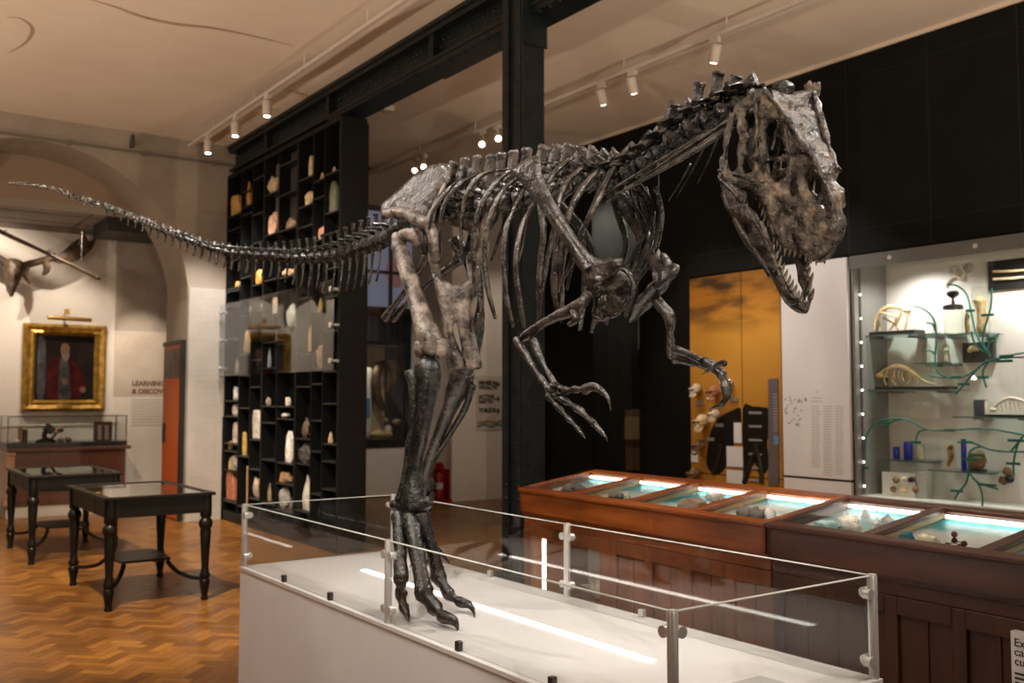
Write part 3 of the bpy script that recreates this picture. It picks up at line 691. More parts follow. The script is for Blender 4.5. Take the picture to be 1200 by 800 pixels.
# ================================================================== SKULL
HR = math.radians(10)
wc = [(880, 112, .10), (900, 104, .112), (917, 130, .085), (939, 163, .058), (959, 190, .036), (968, 217, .028), (980, 250, .012), (974, 286, .012), (958, 304, .02), (937, 291, .05), (910, 277, .066), (888, 226, .085), (842, 205, .112), (858, 150, .105), (890, 170, .095), (930, 220, .06), (965, 240, .035)]
def wsk(x, y):
    a = b = 0
    for px, py, w in wc:
        q = 1/((x-px)**2+(y-py)**2+4)**1.25; a += q*w; b += q
    return a/b
MV = V((math.cos(HR), 0, math.sin(HR)))
def SKR(x, y): return onX(x, y, XM-wsk(x, y))
def SKL(p, x, y): return p+MV*2*wsk(x, y)
fsk = [(880, 111), (890, 106), (900, 104), (909, 116), (917, 130), (928, 146), (939, 163), (950, 177), (959, 190), (968, 214), (976, 233), (981, 256), (978, 280), (970, 296), (958, 305), (948, 301), (937, 292), (921, 290), (910, 277), (902, 262), (896, 246), (888, 228), (880, 222), (866, 219), (853, 214), (842, 207), (845, 196), (850, 188), (853, 165), (857, 140), (862, 126), (871, 116)]
hol = [[(897, 152), (899.5, 142), (908, 139), (917, 145), (922, 158), (923, 172), (918, 183), (906, 184), (898.5, 178), (897, 164)],
       [(903, 188), (914, 188.5), (925, 189.5), (926, 197), (920, 209), (910, 212), (903, 204)],
       [(875, 130), (886, 125), (890, 138), (889, 156), (879, 160), (874, 146)],
       [(873, 183), (882, 189), (882, 200), (875, 202), (871, 193)], [(876, 163), (887, 160), (887, 176), (880, 184), (874.5, 174)],
       [(856, 152), (860, 136), (865.5, 136), (867.5, 156), (865, 178), (863, 198), (855, 200), (852.5, 184)],
       [(943, 203), (950, 198), (958, 205), (964.5, 220), (968, 243), (961, 243), (952, 233), (944.5, 222)],
       [(924.5, 220), (931, 209), (935.5, 218), (929, 231)]]
def mid(loops_pts): return loops_pts
sk = MB().plate(fsk, SKR, (1, 0, 0), .004, .011, 6, holes=hol, step=3.2, smooth=2)
ridge = [(880, 110), (890, 106), (900, 104), (909, 116), (917, 130), (928, 146), (939, 163), (950, 177), (959, 190), (968, 214), (976, 233), (981, 256), (978, 280), (970, 296), (958, 305)]
def left_of(b0):
    m = MB(); m.v = []; 
    return m
# left half: same plate carried across the sagittal plane
lf = MB().plate(fsk, lambda x, y: SKL(SKR(x, y), x, y), (1, 0, 0), .004, .011, 6, holes=hol, step=3.2, smooth=2)
sk.add(lf.v, lf.f)
rows = []
rr_ = catmull([(x, y, 0) for x, y in ridge], 3)
for p in rr_:
    a = SKR(p.x, p.y); c = SKL(a, p.x, p.y); t = min(1, max(0, (p.y-104)/120)); row = []
    for k in range(9):
        u = k/8; q = a.lerp(c, u); dip = math.sin(math.pi*u)
        row.append(q+V((0, -.64, .77))*(dip*(.010*t-.016*(1-t))))
    rows.append(row)
g1 = MB().grid(rows); n_ = len(g1.v)
off = V((0, .64, -.77))*.014
sk.add(g1.v, g1.f); sk.add([v+off for v in g1.v], [tuple(reversed(f)) for f in g1.f])
# raised rims: roof margins, lacrimal horn, nasal ridge, jugal, bars
def rim(pts, r, dx=-.006): sk.tube([SKR(x, y)+V((dx, 0, 0)) for x, y in pts], [q*.72 for q in r], seg=8, sub=4)
rim([(896, 105), (917, 131), (939, 164), (959, 191), (968, 216)], [.014, .012, .013, .014, .012])
rim([(968, 216), (976, 236), (972, 256)], [.012, .014, .010])
rim([(895, 118), (894, 150), (894, 180), (900, 208), (908, 214)], [.010, .009, .010, .012, .010])
rim([(922, 150), (925, 175), (928, 195), (922, 212)], [.010, .010, .009, .010])
rim([(908, 213), (890, 212), (870, 206), (848, 203)], [.013, .014, .012, .016])
rim([(870, 122), (869, 160), (868, 195), (866, 208)], [.009, .008, .008, .010])
rim([(858, 132), (853, 165), (849, 190), (845, 202)], [.012, .009, .011, .016])
rim([(888, 112), (889, 150), (888, 190), (886, 208)], [.010, .008, .008, .01])
rim([(903, 262), (918, 285), (936, 290)], [.010, .012, .012], -.004)
rim([(908, 232), (925, 242), (942, 262), (955, 285)], [.006, .008, .008, .008], -.004)
rim([(943, 235), (952, 246), (965, 256)], [.008, .010, .008], -.003)
rim([(906, 186), (914, 186.5), (924, 191)], [.006, .006, .005], .01)
# far rear corner flares up as in the photograph
hp = SKL(SKR(900, 104), 900, 104)
horn = onX(955.5, 99, hp.x)
sk.tube([SKL(SKR(893, 108), 893, 108), hp.lerp(horn, .5), horn], [(.03, .012), (.03, .012), (.010, .006)], seg=8, sub=3, up=(0, -.64, -.77))
sk.tube([horn, SKL(SKR(917, 130), 917, 130), SKL(SKR(939, 163), 939, 163), SKL(SKR(962, 200), 962, 200)], [(.008, .006), (.014, .012), (.012, .012), (.01, .01)], seg=8, sub=4)
SKO = sk.build('skull', M_skull, SK, smooth=True, rough=(.010, 38), angle=75)
SKO['label'] = 'mottled brown skull with open eye sockets and pale roof'
bc = MB().blob(onX(893, 165, XM+.02), .045, .06, .11, 8).blob(onX(880, 135, XM), .06, .04, .05, 7)
bc.build('braincase', M_boned, SKO, smooth=True, rough=(.012, 24), angle=80)
MB().blob(onX(917, 106, XM+.02), .035, .035, .035, 7).build('occipital_condyle', M_boned, SKO, smooth=True, rough=(.008, 30))
# upper teeth
def tooth(root, tip, r, parent): 
    root, tip = V(root), V(tip); d = tip-root; bend = V((0, .2, -.1)).normalized()*d.length*.10
    MB().tube([root-d*.15, root, root.lerp(tip, .55)-bend*.6, tip], [(r*.6, r), (r*.7, r*1.05), (r*.45, r*.7), (r*.05, r*.06)], seg=7, sub=2).build('tooth', M_tooth, parent, smooth=True, angle=80)
up_t = [(888, 226, -2, 9), (891, 233, -1, 12), (894.5, 241, -2, 13), (897.5, 248, -3, 14), (900.5, 256, -2, 14), (904, 265, -2, 13), (907, 272, -1, 15), (911, 277.5, -1, 15), (915, 283, -1, 14), (919.5, 288, 0, 13), (925, 290, 0, 12), (931, 291, 0, 11), (938, 292, 0, 10), (944, 298, 0, 9), (950, 302, 1, 8), (956, 304.5, 1, 7)]
for x, y, dx, ln in up_t:
    a = SKR(x, y); tip = onX(x+dx-1, y+ln, a.x+.004); tooth(a+V((.004, 0, .004)), tip, .0065, SKO)
    d = tip-a; c = SKL(a, x, y); tooth(c, c+d, .0065, SKO)
# ---------- lower jaw
wj = [(842, 205, .112), (857, 240, .105), (880, 280, .085), (903, 315, .070), (916, 341, .056), (930, 362, .022), (938, 367, .006), (946, 362, .004), (906, 292, .078), (921, 330, .056), (931, 345, .036), (874, 225, .10)]
def wja(x, y):
    a = b = 0
    for px, py, w in wj:
        q = 1/((x-px)**2+(y-py)**2+4)**1.25; a += q*w; b += q
    return a/b
def JR(x, y): return onX(x, y, XM-wja(x, y))
fj = [(842, 206), (844, 214), (847, 222.5), (857, 252), (872, 283), (882, 295), (892, 304), (903, 322), (914.5, 345), (928, 362), (937, 367.5), (944, 365), (942, 356), (934, 349), (927, 340), (918, 324), (912, 311), (906.6, 292), (897.6, 270), (890, 257), (878.5, 242), (874, 226), (863, 218), (852, 210)]
hj = [[(869, 262), (875, 266), (879, 274), (874, 275)]]
def MJ(p, x, y): return p+MV*2*wja(x, y)
jw = MB().plate(fj, JR, (1, .2, 0), .005, .013, 6, holes=hj, step=4.5, smooth=2)
lj = MB().plate(fj, lambda x, y: MJ(JR(x, y), x, y), (1, -.2, 0), .005, .013, 6, holes=hj, step=4.5, smooth=2)
jw.add(lj.v, lj.f)
jw.tube([JR(930, 352), onX(940, 359, XM), MJ(JR(930, 352), 930, 352)], [.014, .016, .014], seg=8, sub=3)
for L, r in ((((845, 210), (868, 232), (892, 268), (905, 295)), .008), (((850, 226), (866, 262), (886, 292), (906, 324)), .010)):
    pts = [JR(x, y)+V((-.008, 0, 0)) for x, y in L]; jw.tube(pts, r, seg=7, sub=4)
JAW = jw.build('lower_jaw', M_bone, SK, smooth=True, rough=(.0055, 30), angle=75)
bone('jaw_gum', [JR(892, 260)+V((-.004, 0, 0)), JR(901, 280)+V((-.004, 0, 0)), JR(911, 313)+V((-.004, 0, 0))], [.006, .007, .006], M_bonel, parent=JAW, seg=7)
for x, y, dx, ln in ((905, 293, 2, -8), (909, 302, 3, -9), (912, 311, 4, -12), (915.5, 319, 4, -12), (919, 326, 4, -12), (922.5, 333, 4, -12), (926, 338.5, 4, -12), (930, 343, 4, -11), (934, 348, 3, -9), (938, 352, 2, -8)):
    a = JR(x, y); tip = onX(x+dx, y+ln, a.x+.006); tooth(a, tip, .0072, JAW)
    c = MJ(a, x, y); tooth(c, c+(tip-a)*.9, .0072, JAW)
# ================================================================== PLINTH WITH GLASS BARRIER
M_plw = noisemat('plinth_white', (.66, .655, .675), (.70, .695, .715), scale=3, rough=.55)
M_plt = noisemat('plinth_top_white', (.58, .565, .56), (.62, .605, .60), scale=2, rough=.3)
M_glass = glassmat('clear_glass', (.96, .975, .97), 1.0)
M_glass2 = glassmat('case_glass', (.95, .965, .955), .9)
M_edge = mat('glass_edge', (.62, .66, .63), .25)
M_steel = noisemat('brushed_steel', (.58, .57, .56), (.70, .69, .68), scale=4, rough=.3, metal=.5, stretch=(40, 40, 1))
M_tube = mat('light_tube', (1, .95, .88), .4, emit=(1, .93, .82), estr=9)
PX0, PX1, PY0, PY1, GT = 1.865, 2.81, 1.86, 5.10, 1.025
PL = thing('display_plinth', 'long white plinth with low glass barrier on steel posts carrying the big skeleton', 'plinth', ((PX0+PX1)/2, (PY0+PY1)/2, 0))
MB().box(PX0+.006, PX1-.006, PY0+.006, PY1-.006, .0, PZ-.02).build('body', M_plw, PL)
MB().box(PX0, PX1, PY0, PY1, PZ-.02, PZ).build('top_panel', M_plt, PL, bevel=.003)
l0, l1 = onZ(425, 668, PZ), onZ(766, 774, PZ)
lx = (l0.x+l1.x)/2
MB().box(lx-.017, lx+.017, l1.y, l0.y, PZ-.004, PZ+.003).build('light_strip', M_tube, PL)
gx0, gx1, gy0, gy1 = PX0+.02, PX1-.02, PY0+.02, PY1-.02
def pane(a, b, name='glass_panel'):
    a, b = V(a), V(b); t = (b-a).normalized(); a2, b2 = a+t*.018, b-t*.018
    n = t.cross(V((0, 0, 1)))*.005
    z0, z1 = PZ+.004, GT
    m = MB(); vs = [p+n*s_+V((0, 0, z)) for p in (a2, b2) for s_ in (-1, 1) for z in (z0, z1)]
    m.add(vs, [(0, 1, 5, 4), (2, 6, 7, 3), (0, 4, 6, 2), (0, 2, 3, 1), (4, 5, 7, 6)])
    g = m.build(name, M_glass, PL)
    m = MB(); m.add([p+n*s_+V((0, 0, z)) for p in (a2, b2) for s_ in (-1, 1) for z in (z1, z1+.003)], [(0, 1, 3, 2), (4, 6, 7, 5), (0, 4, 5, 1), (2, 3, 7, 6), (0, 2, 6, 4), (1, 5, 7, 3)])
    m.build('polished_edge', M_edge, g)
fy = onX(455, 700, gx0).y; by = onX(664.5, 650, gx1).y
cor = {'a': (gx0, gy0, 0), 'b': (gx1, gy0, 0), 'c': (gx1, gy1, 0), 'd': (gx0, gy1, 0), 'f': (gx0, fy, 0), 'g': (gx1, by, 0)}
for p, q in ('ab', 'bg', 'gc', 'cd', 'df', 'fa'): pane(cor[p], cor[q])
def post(x, y, dirs):
    m = MB().lathe([(.016, PZ), (.016, GT-.004), (.013, GT+.006), (.0, GT+.006)], (x, y, 0), 18)
    m.v = [v for v in m.v]
    o = m.build('post', M_steel, PL, smooth=True)
    for dx, dy in dirs:
        for z in (PZ+.055, GT-.055):
            c = V((x+dx*.026, y+dy*.026, z)); n = V((-dy, dx, 0))
            MB().cyl(c-n*.013, c+n*.013, .017, 14).cyl((x, y, z), c, .007, 8).build('glass_clamp', M_steel, o, smooth=True)
post(gx0, gy0, ((1, 0), (0, 1))); post(gx1, gy0, ((-1, 0), (0, 1))); post(gx1, gy1, ((-1, 0), (0, -1))); post(gx0, gy1, ((1, 0), (0, -1)))
post(gx0, fy, ((0, 1), (0, -1))); post(gx1, by, ((0, 1), (0, -1)))
M_clip = mat('clip_dark_steel', (.10, .095, .09), .3, .9)
for px, py in ((331, 679), (385.5, 700), (540, 758), (648, 801)):
    p = onZ(px, py, PZ+.012); MB().box(gx0-.011, gx0+.011, p.y-.012, p.y+.012, PZ+.0005, PZ+.035).build('base_clip', M_clip, PL, bevel=.003)
for px, py in ((584, 671), (762, 717), (500, 646)):
    p = onZ(px, py, PZ+.012); MB().box(gx1-.011, gx1+.011, p.y-.014, p.y+.014, PZ+.0005, PZ+.03).build('base_clip', M_steel, PL, bevel=.003)
lp = [(2.06, 1.93), (2.50, 1.93), (2.50, 2.10), (2.06, 2.10)]
tag(MB().prism(lp, lambda a, b: V((a, b, PZ+.0005)), (0, 0, .006)).build('information_sheet', mat('sheet_grey', (.45, .46, .46), .25), None), 'flat pale grey information sheet lying on the plinth near its right end', 'sign')
# ================================================================== WOODEN DISPLAY CASES
M_wood = woodmat('mahogany_warm', (.12, .026, .005), (.31, .085, .015), 1, rough=.3, coat=.15)
M_woodz = woodmat('mahogany_warm_upright', (.12, .034, .010), (.23, .068, .018), 2, rough=.38, coat=.08)
M_woodd = woodmat('mahogany_dark', (.034, .0085, .003), (.075, .020, .006), 1, rough=.35, coat=.06)
M_wooddz = woodmat('mahogany_dark_upright', (.026, .0075, .003), (.058, .018, .006), 2, rough=.4, coat=.05)
M_cream = mat('case_cream', (.62, .47, .26), .5)
M_teal = mat('case_graphic', (.1, .5, .6), .4)
bt = M_teal.node_tree.nodes['Principled BSDF']; tcn = nd(M_teal, 'ShaderNodeTexCoord'); nzn = nd(M_teal, 'ShaderNodeTexNoise'); nzn.inputs['Scale'].default_value = 3.2
mpn = nd(M_teal, 'ShaderNodeSeparateXYZ'); lk(M_teal, tcn.outputs['Object'], mpn.inputs[0]); lk(M_teal, tcn.outputs['Object'], nzn.inputs[0])
mad = nd(M_teal, 'ShaderNodeMath', operation='MULTIPLY_ADD'); mad.inputs[1].default_value = .75; lk(M_teal, nzn.outputs[0], mad.inputs[0]); lk(M_teal, mpn.outputs[0], mad.inputs[2])
lk(M_teal, ramp(M_teal, mad.outputs[0], [(.66, (.82, .83, .82)), (.76, (.50, .72, .76)), (.86, (.03, .40, .50)), (1., (.008, .27, .38))]), bt.inputs['Base Color'])
CO, CRZ = V((3.771, 5.154, 0)), -.047
cu_, cv_ = V((math.sin(CRZ), -math.cos(CRZ), 0)), V((math.cos(CRZ), math.sin(CRZ), 0))
def CW(s, q, z): return CO+cu_*s+cv_*q+V((0, 0, z))
def c_s(px, py, q=0.):
    """s along the case front (or at depth q) under a pixel"""
    r = ray(px, py); n = cv_; o = CO+cv_*q
    P = CAM+r*((o-CAM).dot(n)/r.dot(n)); return (P-CO).dot(cu_), P.z
DEP, ZF, ZB, BAY = .62, 1.0, 1.092, .529
def zt_(q): return ZF+(ZB-ZF)*q/DEP
def zf_(q): return .955+.092*q/DEP
def display_case(s0, nb, mw, mz, label, glazed):
    Ls = nb*BAY; o = CW(s0, 0, 0); T = thing('display_case', label, 'display case', (o.x, o.y, 0), 'wooden display cases', CRZ)
    K = dict(parent=T, world=False)
    lb = lambda m, q0, q1, a, b, z0, z1: m.box(q0, q1, -b, -a, z0, z1)
    e = .004
    # carcass
    m = MB(); lb(m, .05, DEP-.03, e, .03, .06, .80); lb(m, .05, DEP-.03, Ls-.03, Ls-e, .06, .80); lb(m, DEP-.05, DEP-.03, e, Ls-e, .06, .80)
    lb(m, .05, DEP-.03, e, Ls-e, .06, .10); m.build('carcass', mz, **K)
    m = MB(); lb(m, .08, DEP-.06, .03, Ls-.03, 0, .07); m.build('base', mz, **K)
    m = MB(); lb(m, .035, DEP-.02, e, Ls-e, .775, .845); lb(m, .02, DEP-.02, e, Ls-e, .83, .862); m.build('moulding', mw, **K, bevel=.006)
    # desk top: apron walls
    m = MB(); lb(m, 0, .028, e, Ls-e, .86, ZF-.012); lb(m, DEP-.028, DEP, e, Ls-e, .86, ZB-.012)
    for a in (e, Ls-.028-e):
        P = [(0, .86), (DEP, .86), (DEP, ZB-.012), (0, ZF-.012)]
        m.prism(P, lambda q, z, a=a: V((q, -a-.028, z)), (0, .028, 0))
    m.build('apron', mw, **K)
    def rail(q0, q1, a, b, th=.024):
        m = MB(); vs = [(q, -s, zt_(q)+dz) for q in (q0, q1) for s in (a, b) for dz in (-th+.012, .012)]
        return m.add(vs, [(0, 1, 3, 2), (4, 6, 7, 5), (0, 4, 5, 1), (2, 3, 7, 6), (0, 2, 6, 4), (1, 5, 7, 3)])
    rail(-.014, .05, 0, Ls).build('front_rail', mw, **K, bevel=.006)
    rail(DEP-.05, DEP+.012, 0, Ls).build('back_rail', mw, **K, bevel=.006)
    for k in range(nb+1):
        c = k*BAY; a, b = max(c-.03, 0), min(c+.03, Ls)
        rail(.05, DEP-.05, a, b).build('glazing_bar', mw, **K, bevel=.004)
        if 0 < k < nb:
            P = [(.03, zf_(.03)), (DEP-.03, zf_(DEP)), (DEP-.03, ZB-.02), (.03, ZF-.02)]
            MB().prism(P, lambda q, z: V((q, -c-.012, z)), (0, .024, 0)).build('divider', M_cream, **K)
    for k in range(nb):
        a, b = k*BAY+.03, (k+1)*BAY-.03
        vs = [(q, -s, zt_(q)+dz) for q in (.05, DEP-.05) for s in (a, b) for dz in (-.001, .003)]
        MB().add(vs, [(0, 1, 3, 2), (4, 6, 7, 5), (0, 4, 5, 1), (2, 3, 7, 6), (0, 2, 6, 4), (1, 5, 7, 3)]).build('glass_lid', M_glass2, **K)
        m = MB(); vs = [(q, -s_, zf_(q)+dz) for q in (.03, DEP-.03) for s_ in (a-.018, b+.018) for dz in (-.012, 0)]; m.add(vs, [(0, 1, 3, 2), (4, 6, 7, 5), (0, 4, 5, 1), (2, 3, 7, 6), (0, 2, 6, 4), (1, 5, 7, 3)]); m.build('graphic_floor', M_teal, **K)
        m = MB(); lb(m, DEP-.036, DEP-.029, a-.018, b+.018, 1.02, ZB-.03); m.build('back_lining', M_cream, **K)
        m = MB(); m.cyl((DEP-.062, -a-.01, ZB-.032), (DEP-.062, -b+.01, ZB-.032), .008, 10); m.build('strip_light', mat('case_tube', (1, .95, .88), .4, emit=(1, .95, .88), estr=15), **K)
        m = MB(); lb(m, .07, .12, a+.06, a+.2, zf_(.12)-.002, zf_(.12)+.002); m.build('caption_card', M_plw, **K)
    # front of the cupboard
    qa, qb = .045, .07
    st = [0.0] ; 
    if glazed:
        g = [c_s(624, 650)[0], c_s(661, 655)[0], c_s(681, 660)[0], c_s(725, 670)[0]]
        m = MB(); 
        for a, b in ((e, .075), (.33, .47), (.80, .90)): lb(m, qa-.012, qb, a, b, .10, .775)
        lb(m, qa-.012, qb, .075, .80, .70, .775); lb(m, qa-.012, qb, .075, .80, .10, .16); m.build('door_frame', mz, **K, bevel=.004)
        for a, b in ((.075, .33), (.47, .80)):
            m = MB(); lb(m, qa+.004, qa+.008, a, b, .16, .70); m.build('door_glass', M_glass2, **K)
        m = MB(); lb(m, DEP-.08, DEP-.06, .03, .88, .10, .775); lb(m, .07, DEP-.06, .86, .88, .1, .775); m.build('cupboard_lining', mat('lining_grey', (.42, .38, .32), .8), **K)
        m = MB(); m.cyl((.12, -.11, .18), (.12, -.11, .69), .012, 8); m.build('upright_light', M_tube, **K)
        s_ = .90
    else: s_ = e
    k = 0; w_ = .305
    while s_ < Ls-.12:
        b = min(s_+w_, Ls-e)
        m = MB(); lb(m, qa-.012, qb, s_, s_+.06, .10, .775); m.build('stile', mz, **K, bevel=.004)
        m = MB(); lb(m, qa-.012, qb, s_+.06, b, .70, .775); lb(m, qa-.012, qb, s_+.06, b, .10, .17); lb(m, qa+.006, qb, s_+.06, b, .17, .70)
        lb(m, qa-.002, qb, s_+.06+(b-s_-.06)*.5-.012, s_+.06+(b-s_-.06)*.5+.012, .17, .70); m.build('door_panel', mz, **K, bevel=.003)
        s_ = b; k += 1
    return T
display_case(0, 4, M_wood, M_woodz, 'reddish brown wooden glass-topped case with a glazed cupboard, nearer the iron column', True)
display_case(4*BAY+.004, 5, M_woodd, M_wooddz, 'dark brown wooden glass-topped case at the right edge of the photo', False)
# ---------- rocks
ROCKM = {}
def rmat(col, rough=.6, var=.5):
    k = tuple(round(c, 3) for c in col)+(rough,)
    if k not in ROCKM: ROCKM[k] = noisemat('stone_%d' % len(ROCKM), tuple(c*(1-var) for c in col), tuple(min(1, c*(1+var*.5)) for c in col), scale=14, rough=rough, bump=.5, bscale=40, dist=.006)
    return ROCKM[k]
def rock(name, label, cat, c, sz, m, group=None, kind='lump', seed=0, n=9, tilt=0.):
    """c: centre of the base; sz full extents; kinds give different outlines"""
    sx, sy, sz_ = [a/2 for a in sz]; b = MB(); off = V((seed*3.7, seed*1.3, seed*.9)); top = 1.
    if kind == 'slab':
        pr = [(-.9, 0), (.95, 0), (1., 1.2), (.55, 1.85), (-.3, 2.), (-.95, 1.5)]
        if seed % 2: pr = [(-.9, 0), (.85, 0), (1., 1.5), (.8, 2.), (-.5, 1.9), (-1., .9)]
        b.prism(pr, lambda a, h: V((-sx*.6, a*sy, h*sz_)), (sx*1.2, 0, 0)); 
        bmx = b
        o = b.xf(Matrix.Rotation(tilt, 4, 'X')).xf(Matrix.Translation(c)).build(name, m, None, bevel=min(sy, sz_)*.12)
    else:
        b.blob((0, 0, 0), 1, 1, 1, n)
        out = []
        for v in b.v:
            d = v.normalized(); q = 1+.34*noise.noise(d*1.5+off)+.16*noise.noise(d*3.6+off*2)
            if kind == 'crystal': q = .62+.75*abs(noise.noise(d*3.2+off))+.25*abs(noise.noise(d*7+off))
            if kind == 'spire': q *= 1-.55*max(0, d.z)*abs(d.x+d.y)*.7; 
            p = d*q
            if kind == 'spire': t = (p.z+1)/2; p.x *= 1.1-.75*t; p.y *= 1.15-.8*t
            if kind == 'hourglass': t = p.z; p.y *= .55+.45*min(1, t*t*1.6); 
            if kind == 'curl': p.y += .45*p.z*p.z-.2; p.y *= .8
            if kind == 'shell': p.y *= 1+.3*p.z; p.z *= .9+.2*math.sin(d.y*9)
            p.z = max(p.z, -.78)
            out.append(V((p.x*sx, p.y*sy, (p.z+.78)*sz_*1.12)))
        b.v = [v for v in out]
        o = b.xf(Matrix.Rotation(tilt, 4, 'X')).xf(Matrix.Translation(c)).build(name, m, None, smooth=(kind != 'lump' and kind != 'spire'), angle=50)
    return tag(o, label, cat, group)
ZFL = .877
def onfloor(px, py):
    z = .97
    for _ in range(8): p = onZ(px, py, z); q = (p-CO).dot(cv_); z = zf_(max(.04, min(DEP-.06, q)))
    q = max(.07, min(DEP-.09, q)); s_ = (p-CO).dot(cu_)
    return CW(s_, q, zf_(q)+.001)
def bayitem(px, py, w, h, col, name, label, cat, kind='lump', d=None, seed=1, rough=.6):
    p = onfloor(px, py); dep = (p-CAM).dot(FW); k = dep/FPX
    col = tuple(min(.8, c*1.7+.01) for c in col)
    return rock(name, label, cat, p, ((d or w*k*.8)*1.15, w*k*1.2, min(h*k*1.35, .078)), rmat(col, rough), 'specimens in the wooden display cases', kind, seed)
for a in [
 (672, 578, 26, 11, (.035, .032, .028), 'dark_rock', 'dark rough rock in the first bay of the wooden case, nearest the column', 'rock', 'lump', None, 3),
 (722, 586, 18, 9, (.05, .045, .04), 'fossil_bowl', 'dark pointed fossil beside a pale fin-like one in the second bay', 'fossil', 'shell', None, 4),
 (735, 584, 10, 10, (.30, .25, .19), 'fossil_fin', 'small pale fin-like fossil standing beside the dark pointed one', 'fossil', 'spire', None, 5),
 (811, 595, 29, 15, (.16, .12, .08), 'brown_block', 'squarish brown stone block in the third bay', 'rock', 'slab', .10, 6),
 (838, 583, 24, 8, (.7, .66, .6), 'white_coral', 'low white coral behind the brown stone block', 'coral', 'crystal', None, 7),
 (873, 605, 18, 12, (.06, .055, .05), 'geode', 'dark hollow geode half, left of the pair in the fourth bay', 'mineral', 'shell', None, 8),
 (888, 607, 17, 12, (.07, .06, .055), 'geode', 'dark hollow geode half, right of the pair in the fourth bay', 'mineral', 'shell', None, 9),
 (904, 606, 14, 17, (.6, .57, .53), 'crystal_cluster', 'pale grey crystal cluster beside the two dark geodes', 'mineral', 'crystal', None, 10),
 (970, 618, 25, 10, (.22, .38, .40), 'blue_mineral', 'bluish green lumpy mineral in the front left of the fifth bay', 'mineral', 'lump', None, 11),
 (994, 609, 25, 14, (.52, .47, .42), 'spiky_mineral', 'pale spiky crystal group at the back of the fifth bay', 'mineral', 'crystal', None, 12),
 (1000, 623, 19, 13, (.58, .47, .43), 'pink_mineral', 'pinkish rough mineral lump in front of the spiky crystal group', 'mineral', 'crystal', None, 13),
 (1014, 603, 10, 8, (.72, .66, .58), 'white_pyramid', 'small white pointed crystal between pale mineral clusters', 'mineral', 'spire', None, 14),
 (1028, 612, 17, 10, (.66, .60, .54), 'white_cluster', 'white crystal cluster on the right side of the fifth bay', 'mineral', 'crystal', None, 15),
 (1040, 608, 15, 9, (.7, .66, .62), 'quartz', 'white quartz point against the bar at the right of fifth bay', 'mineral', 'spire', None, 16),
 (1063, 626, 17, 10, (.015, .13, .16), 'teal_mineral', 'dark teal glossy mineral in the sixth bay', 'mineral', 'crystal', None, 17),
 (1086, 636, 27, 11, (.50, .45, .36), 'spiny_cluster', 'pale spiny crystal mass beside the ball-and-stick model', 'mineral', 'crystal', None, 18)]:
    bayitem(*a)
mp_ = onfloor(1117, 639); MO = thing('molecule_model', 'ball-and-stick molecule model with dark red balls in the sixth bay', 'model', tuple(mp_))
M_ball = mat('ball_dark_red', (.12, .02, .015), .2); M_stick = mat('stick_grey', (.4, .4, .4), .3, .6)
bl = [mp_+cv_*dq+cu_*ds+V((0, 0, dz)) for dq, ds, dz in ((0, -.025, .013), (0, .03, .013), (.01, 0, .035), (.01, .0, .06), (.03, .03, .025))]
for i, c in enumerate(bl): MB().blob(c, .013, .013, .013, 7).build('ball', M_ball if i != 2 else mat('ball_black', (.01, .01, .01), .2), MO, smooth=True)
for i in (0, 1, 3, 4): MB().cyl(bl[2], bl[i], .004, 6).build('stick', M_stick, MO)
# coral rock in the cupboard
s_, z_ = c_s(705, 690, .22); p = CW(.62, .25, .10)
rock('white_coral_rock', 'big white coral rock inside the glazed cupboard low in the wooden case', 'rock', CW(.61, .24, .365), (.20, .32, .14), rmat((.75, .70, .60)), None, 'crystal', 21)
bxs = MB(); tag(MB().cbox(CW(.61, .27, .2325), .26, .46, .264).build('specimen_block', M_woodz, None), 'wooden riser block under the white coral rock', 'block')
# sign on the case front at the right edge
sa, za = c_s(1184, 723, -.0); sg_ = thing('wall_plaque', 'white information plaque at the right edge, fixed to the dark wooden case', 'sign', tuple(CW(sa, 0, .45)), None, CRZ)
zs1 = .74; MB().box(-.002, .030, -.42, 0, -.2, zs1-.45).build('board', M_plw, sg_, world=False)
M_ink = mat('ink_dark', (.03, .03, .03), .7)
ro, uo = cu_, V((0, 0, 1))
for i, t in enumerate(('Explore our', 'cabinet of', 'curiosities')):
    o = text('heading', t, CW(sa+.012, -.003, zs1-.052-.034*i), .042, M_ink, None, ro, uo, .0008)
    o.parent = sg_; o.matrix_parent_inverse = (Matrix.Translation(sg_.location) @ Matrix.Rotation(CRZ, 4, 'Z')).inverted()
for i, t in enumerate(('Cabinets like these', 'were once used to', 'show collections', 'in the museum and', 'put them on view', 'their labels tell', 'the stories of', 'things gathered')):
    pass
for i in range(9):
    MB().box(-.0035, -.002, -.012-(.2 if i % 3 else .15), -.012, zs1-.45-.155-.017*i, zs1-.45-.147-.017*i).build('text_line', M_ink, sg_, world=False)
# ================================================================== WALL SHOWCASE
def F(px, py, X=XR): return onX(px, py, X)
M_case_w = noisemat('showcase_white', (.70, .68, .65), (.74, .72, .69), scale=2, rough=.6)
M_case_g = mat('showcase_grey', (.20, .20, .19), .5)
sy0, sy1, sz0, sz1 = 2.25, 5.70, .625, 2.99
SH = thing('glass_showcase', 'tall glass-fronted white showcase built into the black wall at right', 'showcase', (XR+.3, 4, .625))
MB().box(XR+.56, XR+.60, sy0, sy1, sz0, sz1).build('back_panel', M_case_w, SH)
MB().box(XR+.02, XR+.56, sy1-.03, sy1, sz0, sz1).build('side_panel', M_case_g, SH)
MB().box(XR+.02, XR+.56, sy0, sy0+.03, sz0, sz1).build('side_panel', M_case_g, SH)
MB().box(XR+.02, XR+.56, sy0+.03, sy1-.03, sz1-.03, sz1).build('top_panel', M_case_g, SH)
MB().box(XR+.02, XR+.56, sy0+.03, sy1-.03, sz0, sz0+.03).build('floor_panel', M_case_w, SH)
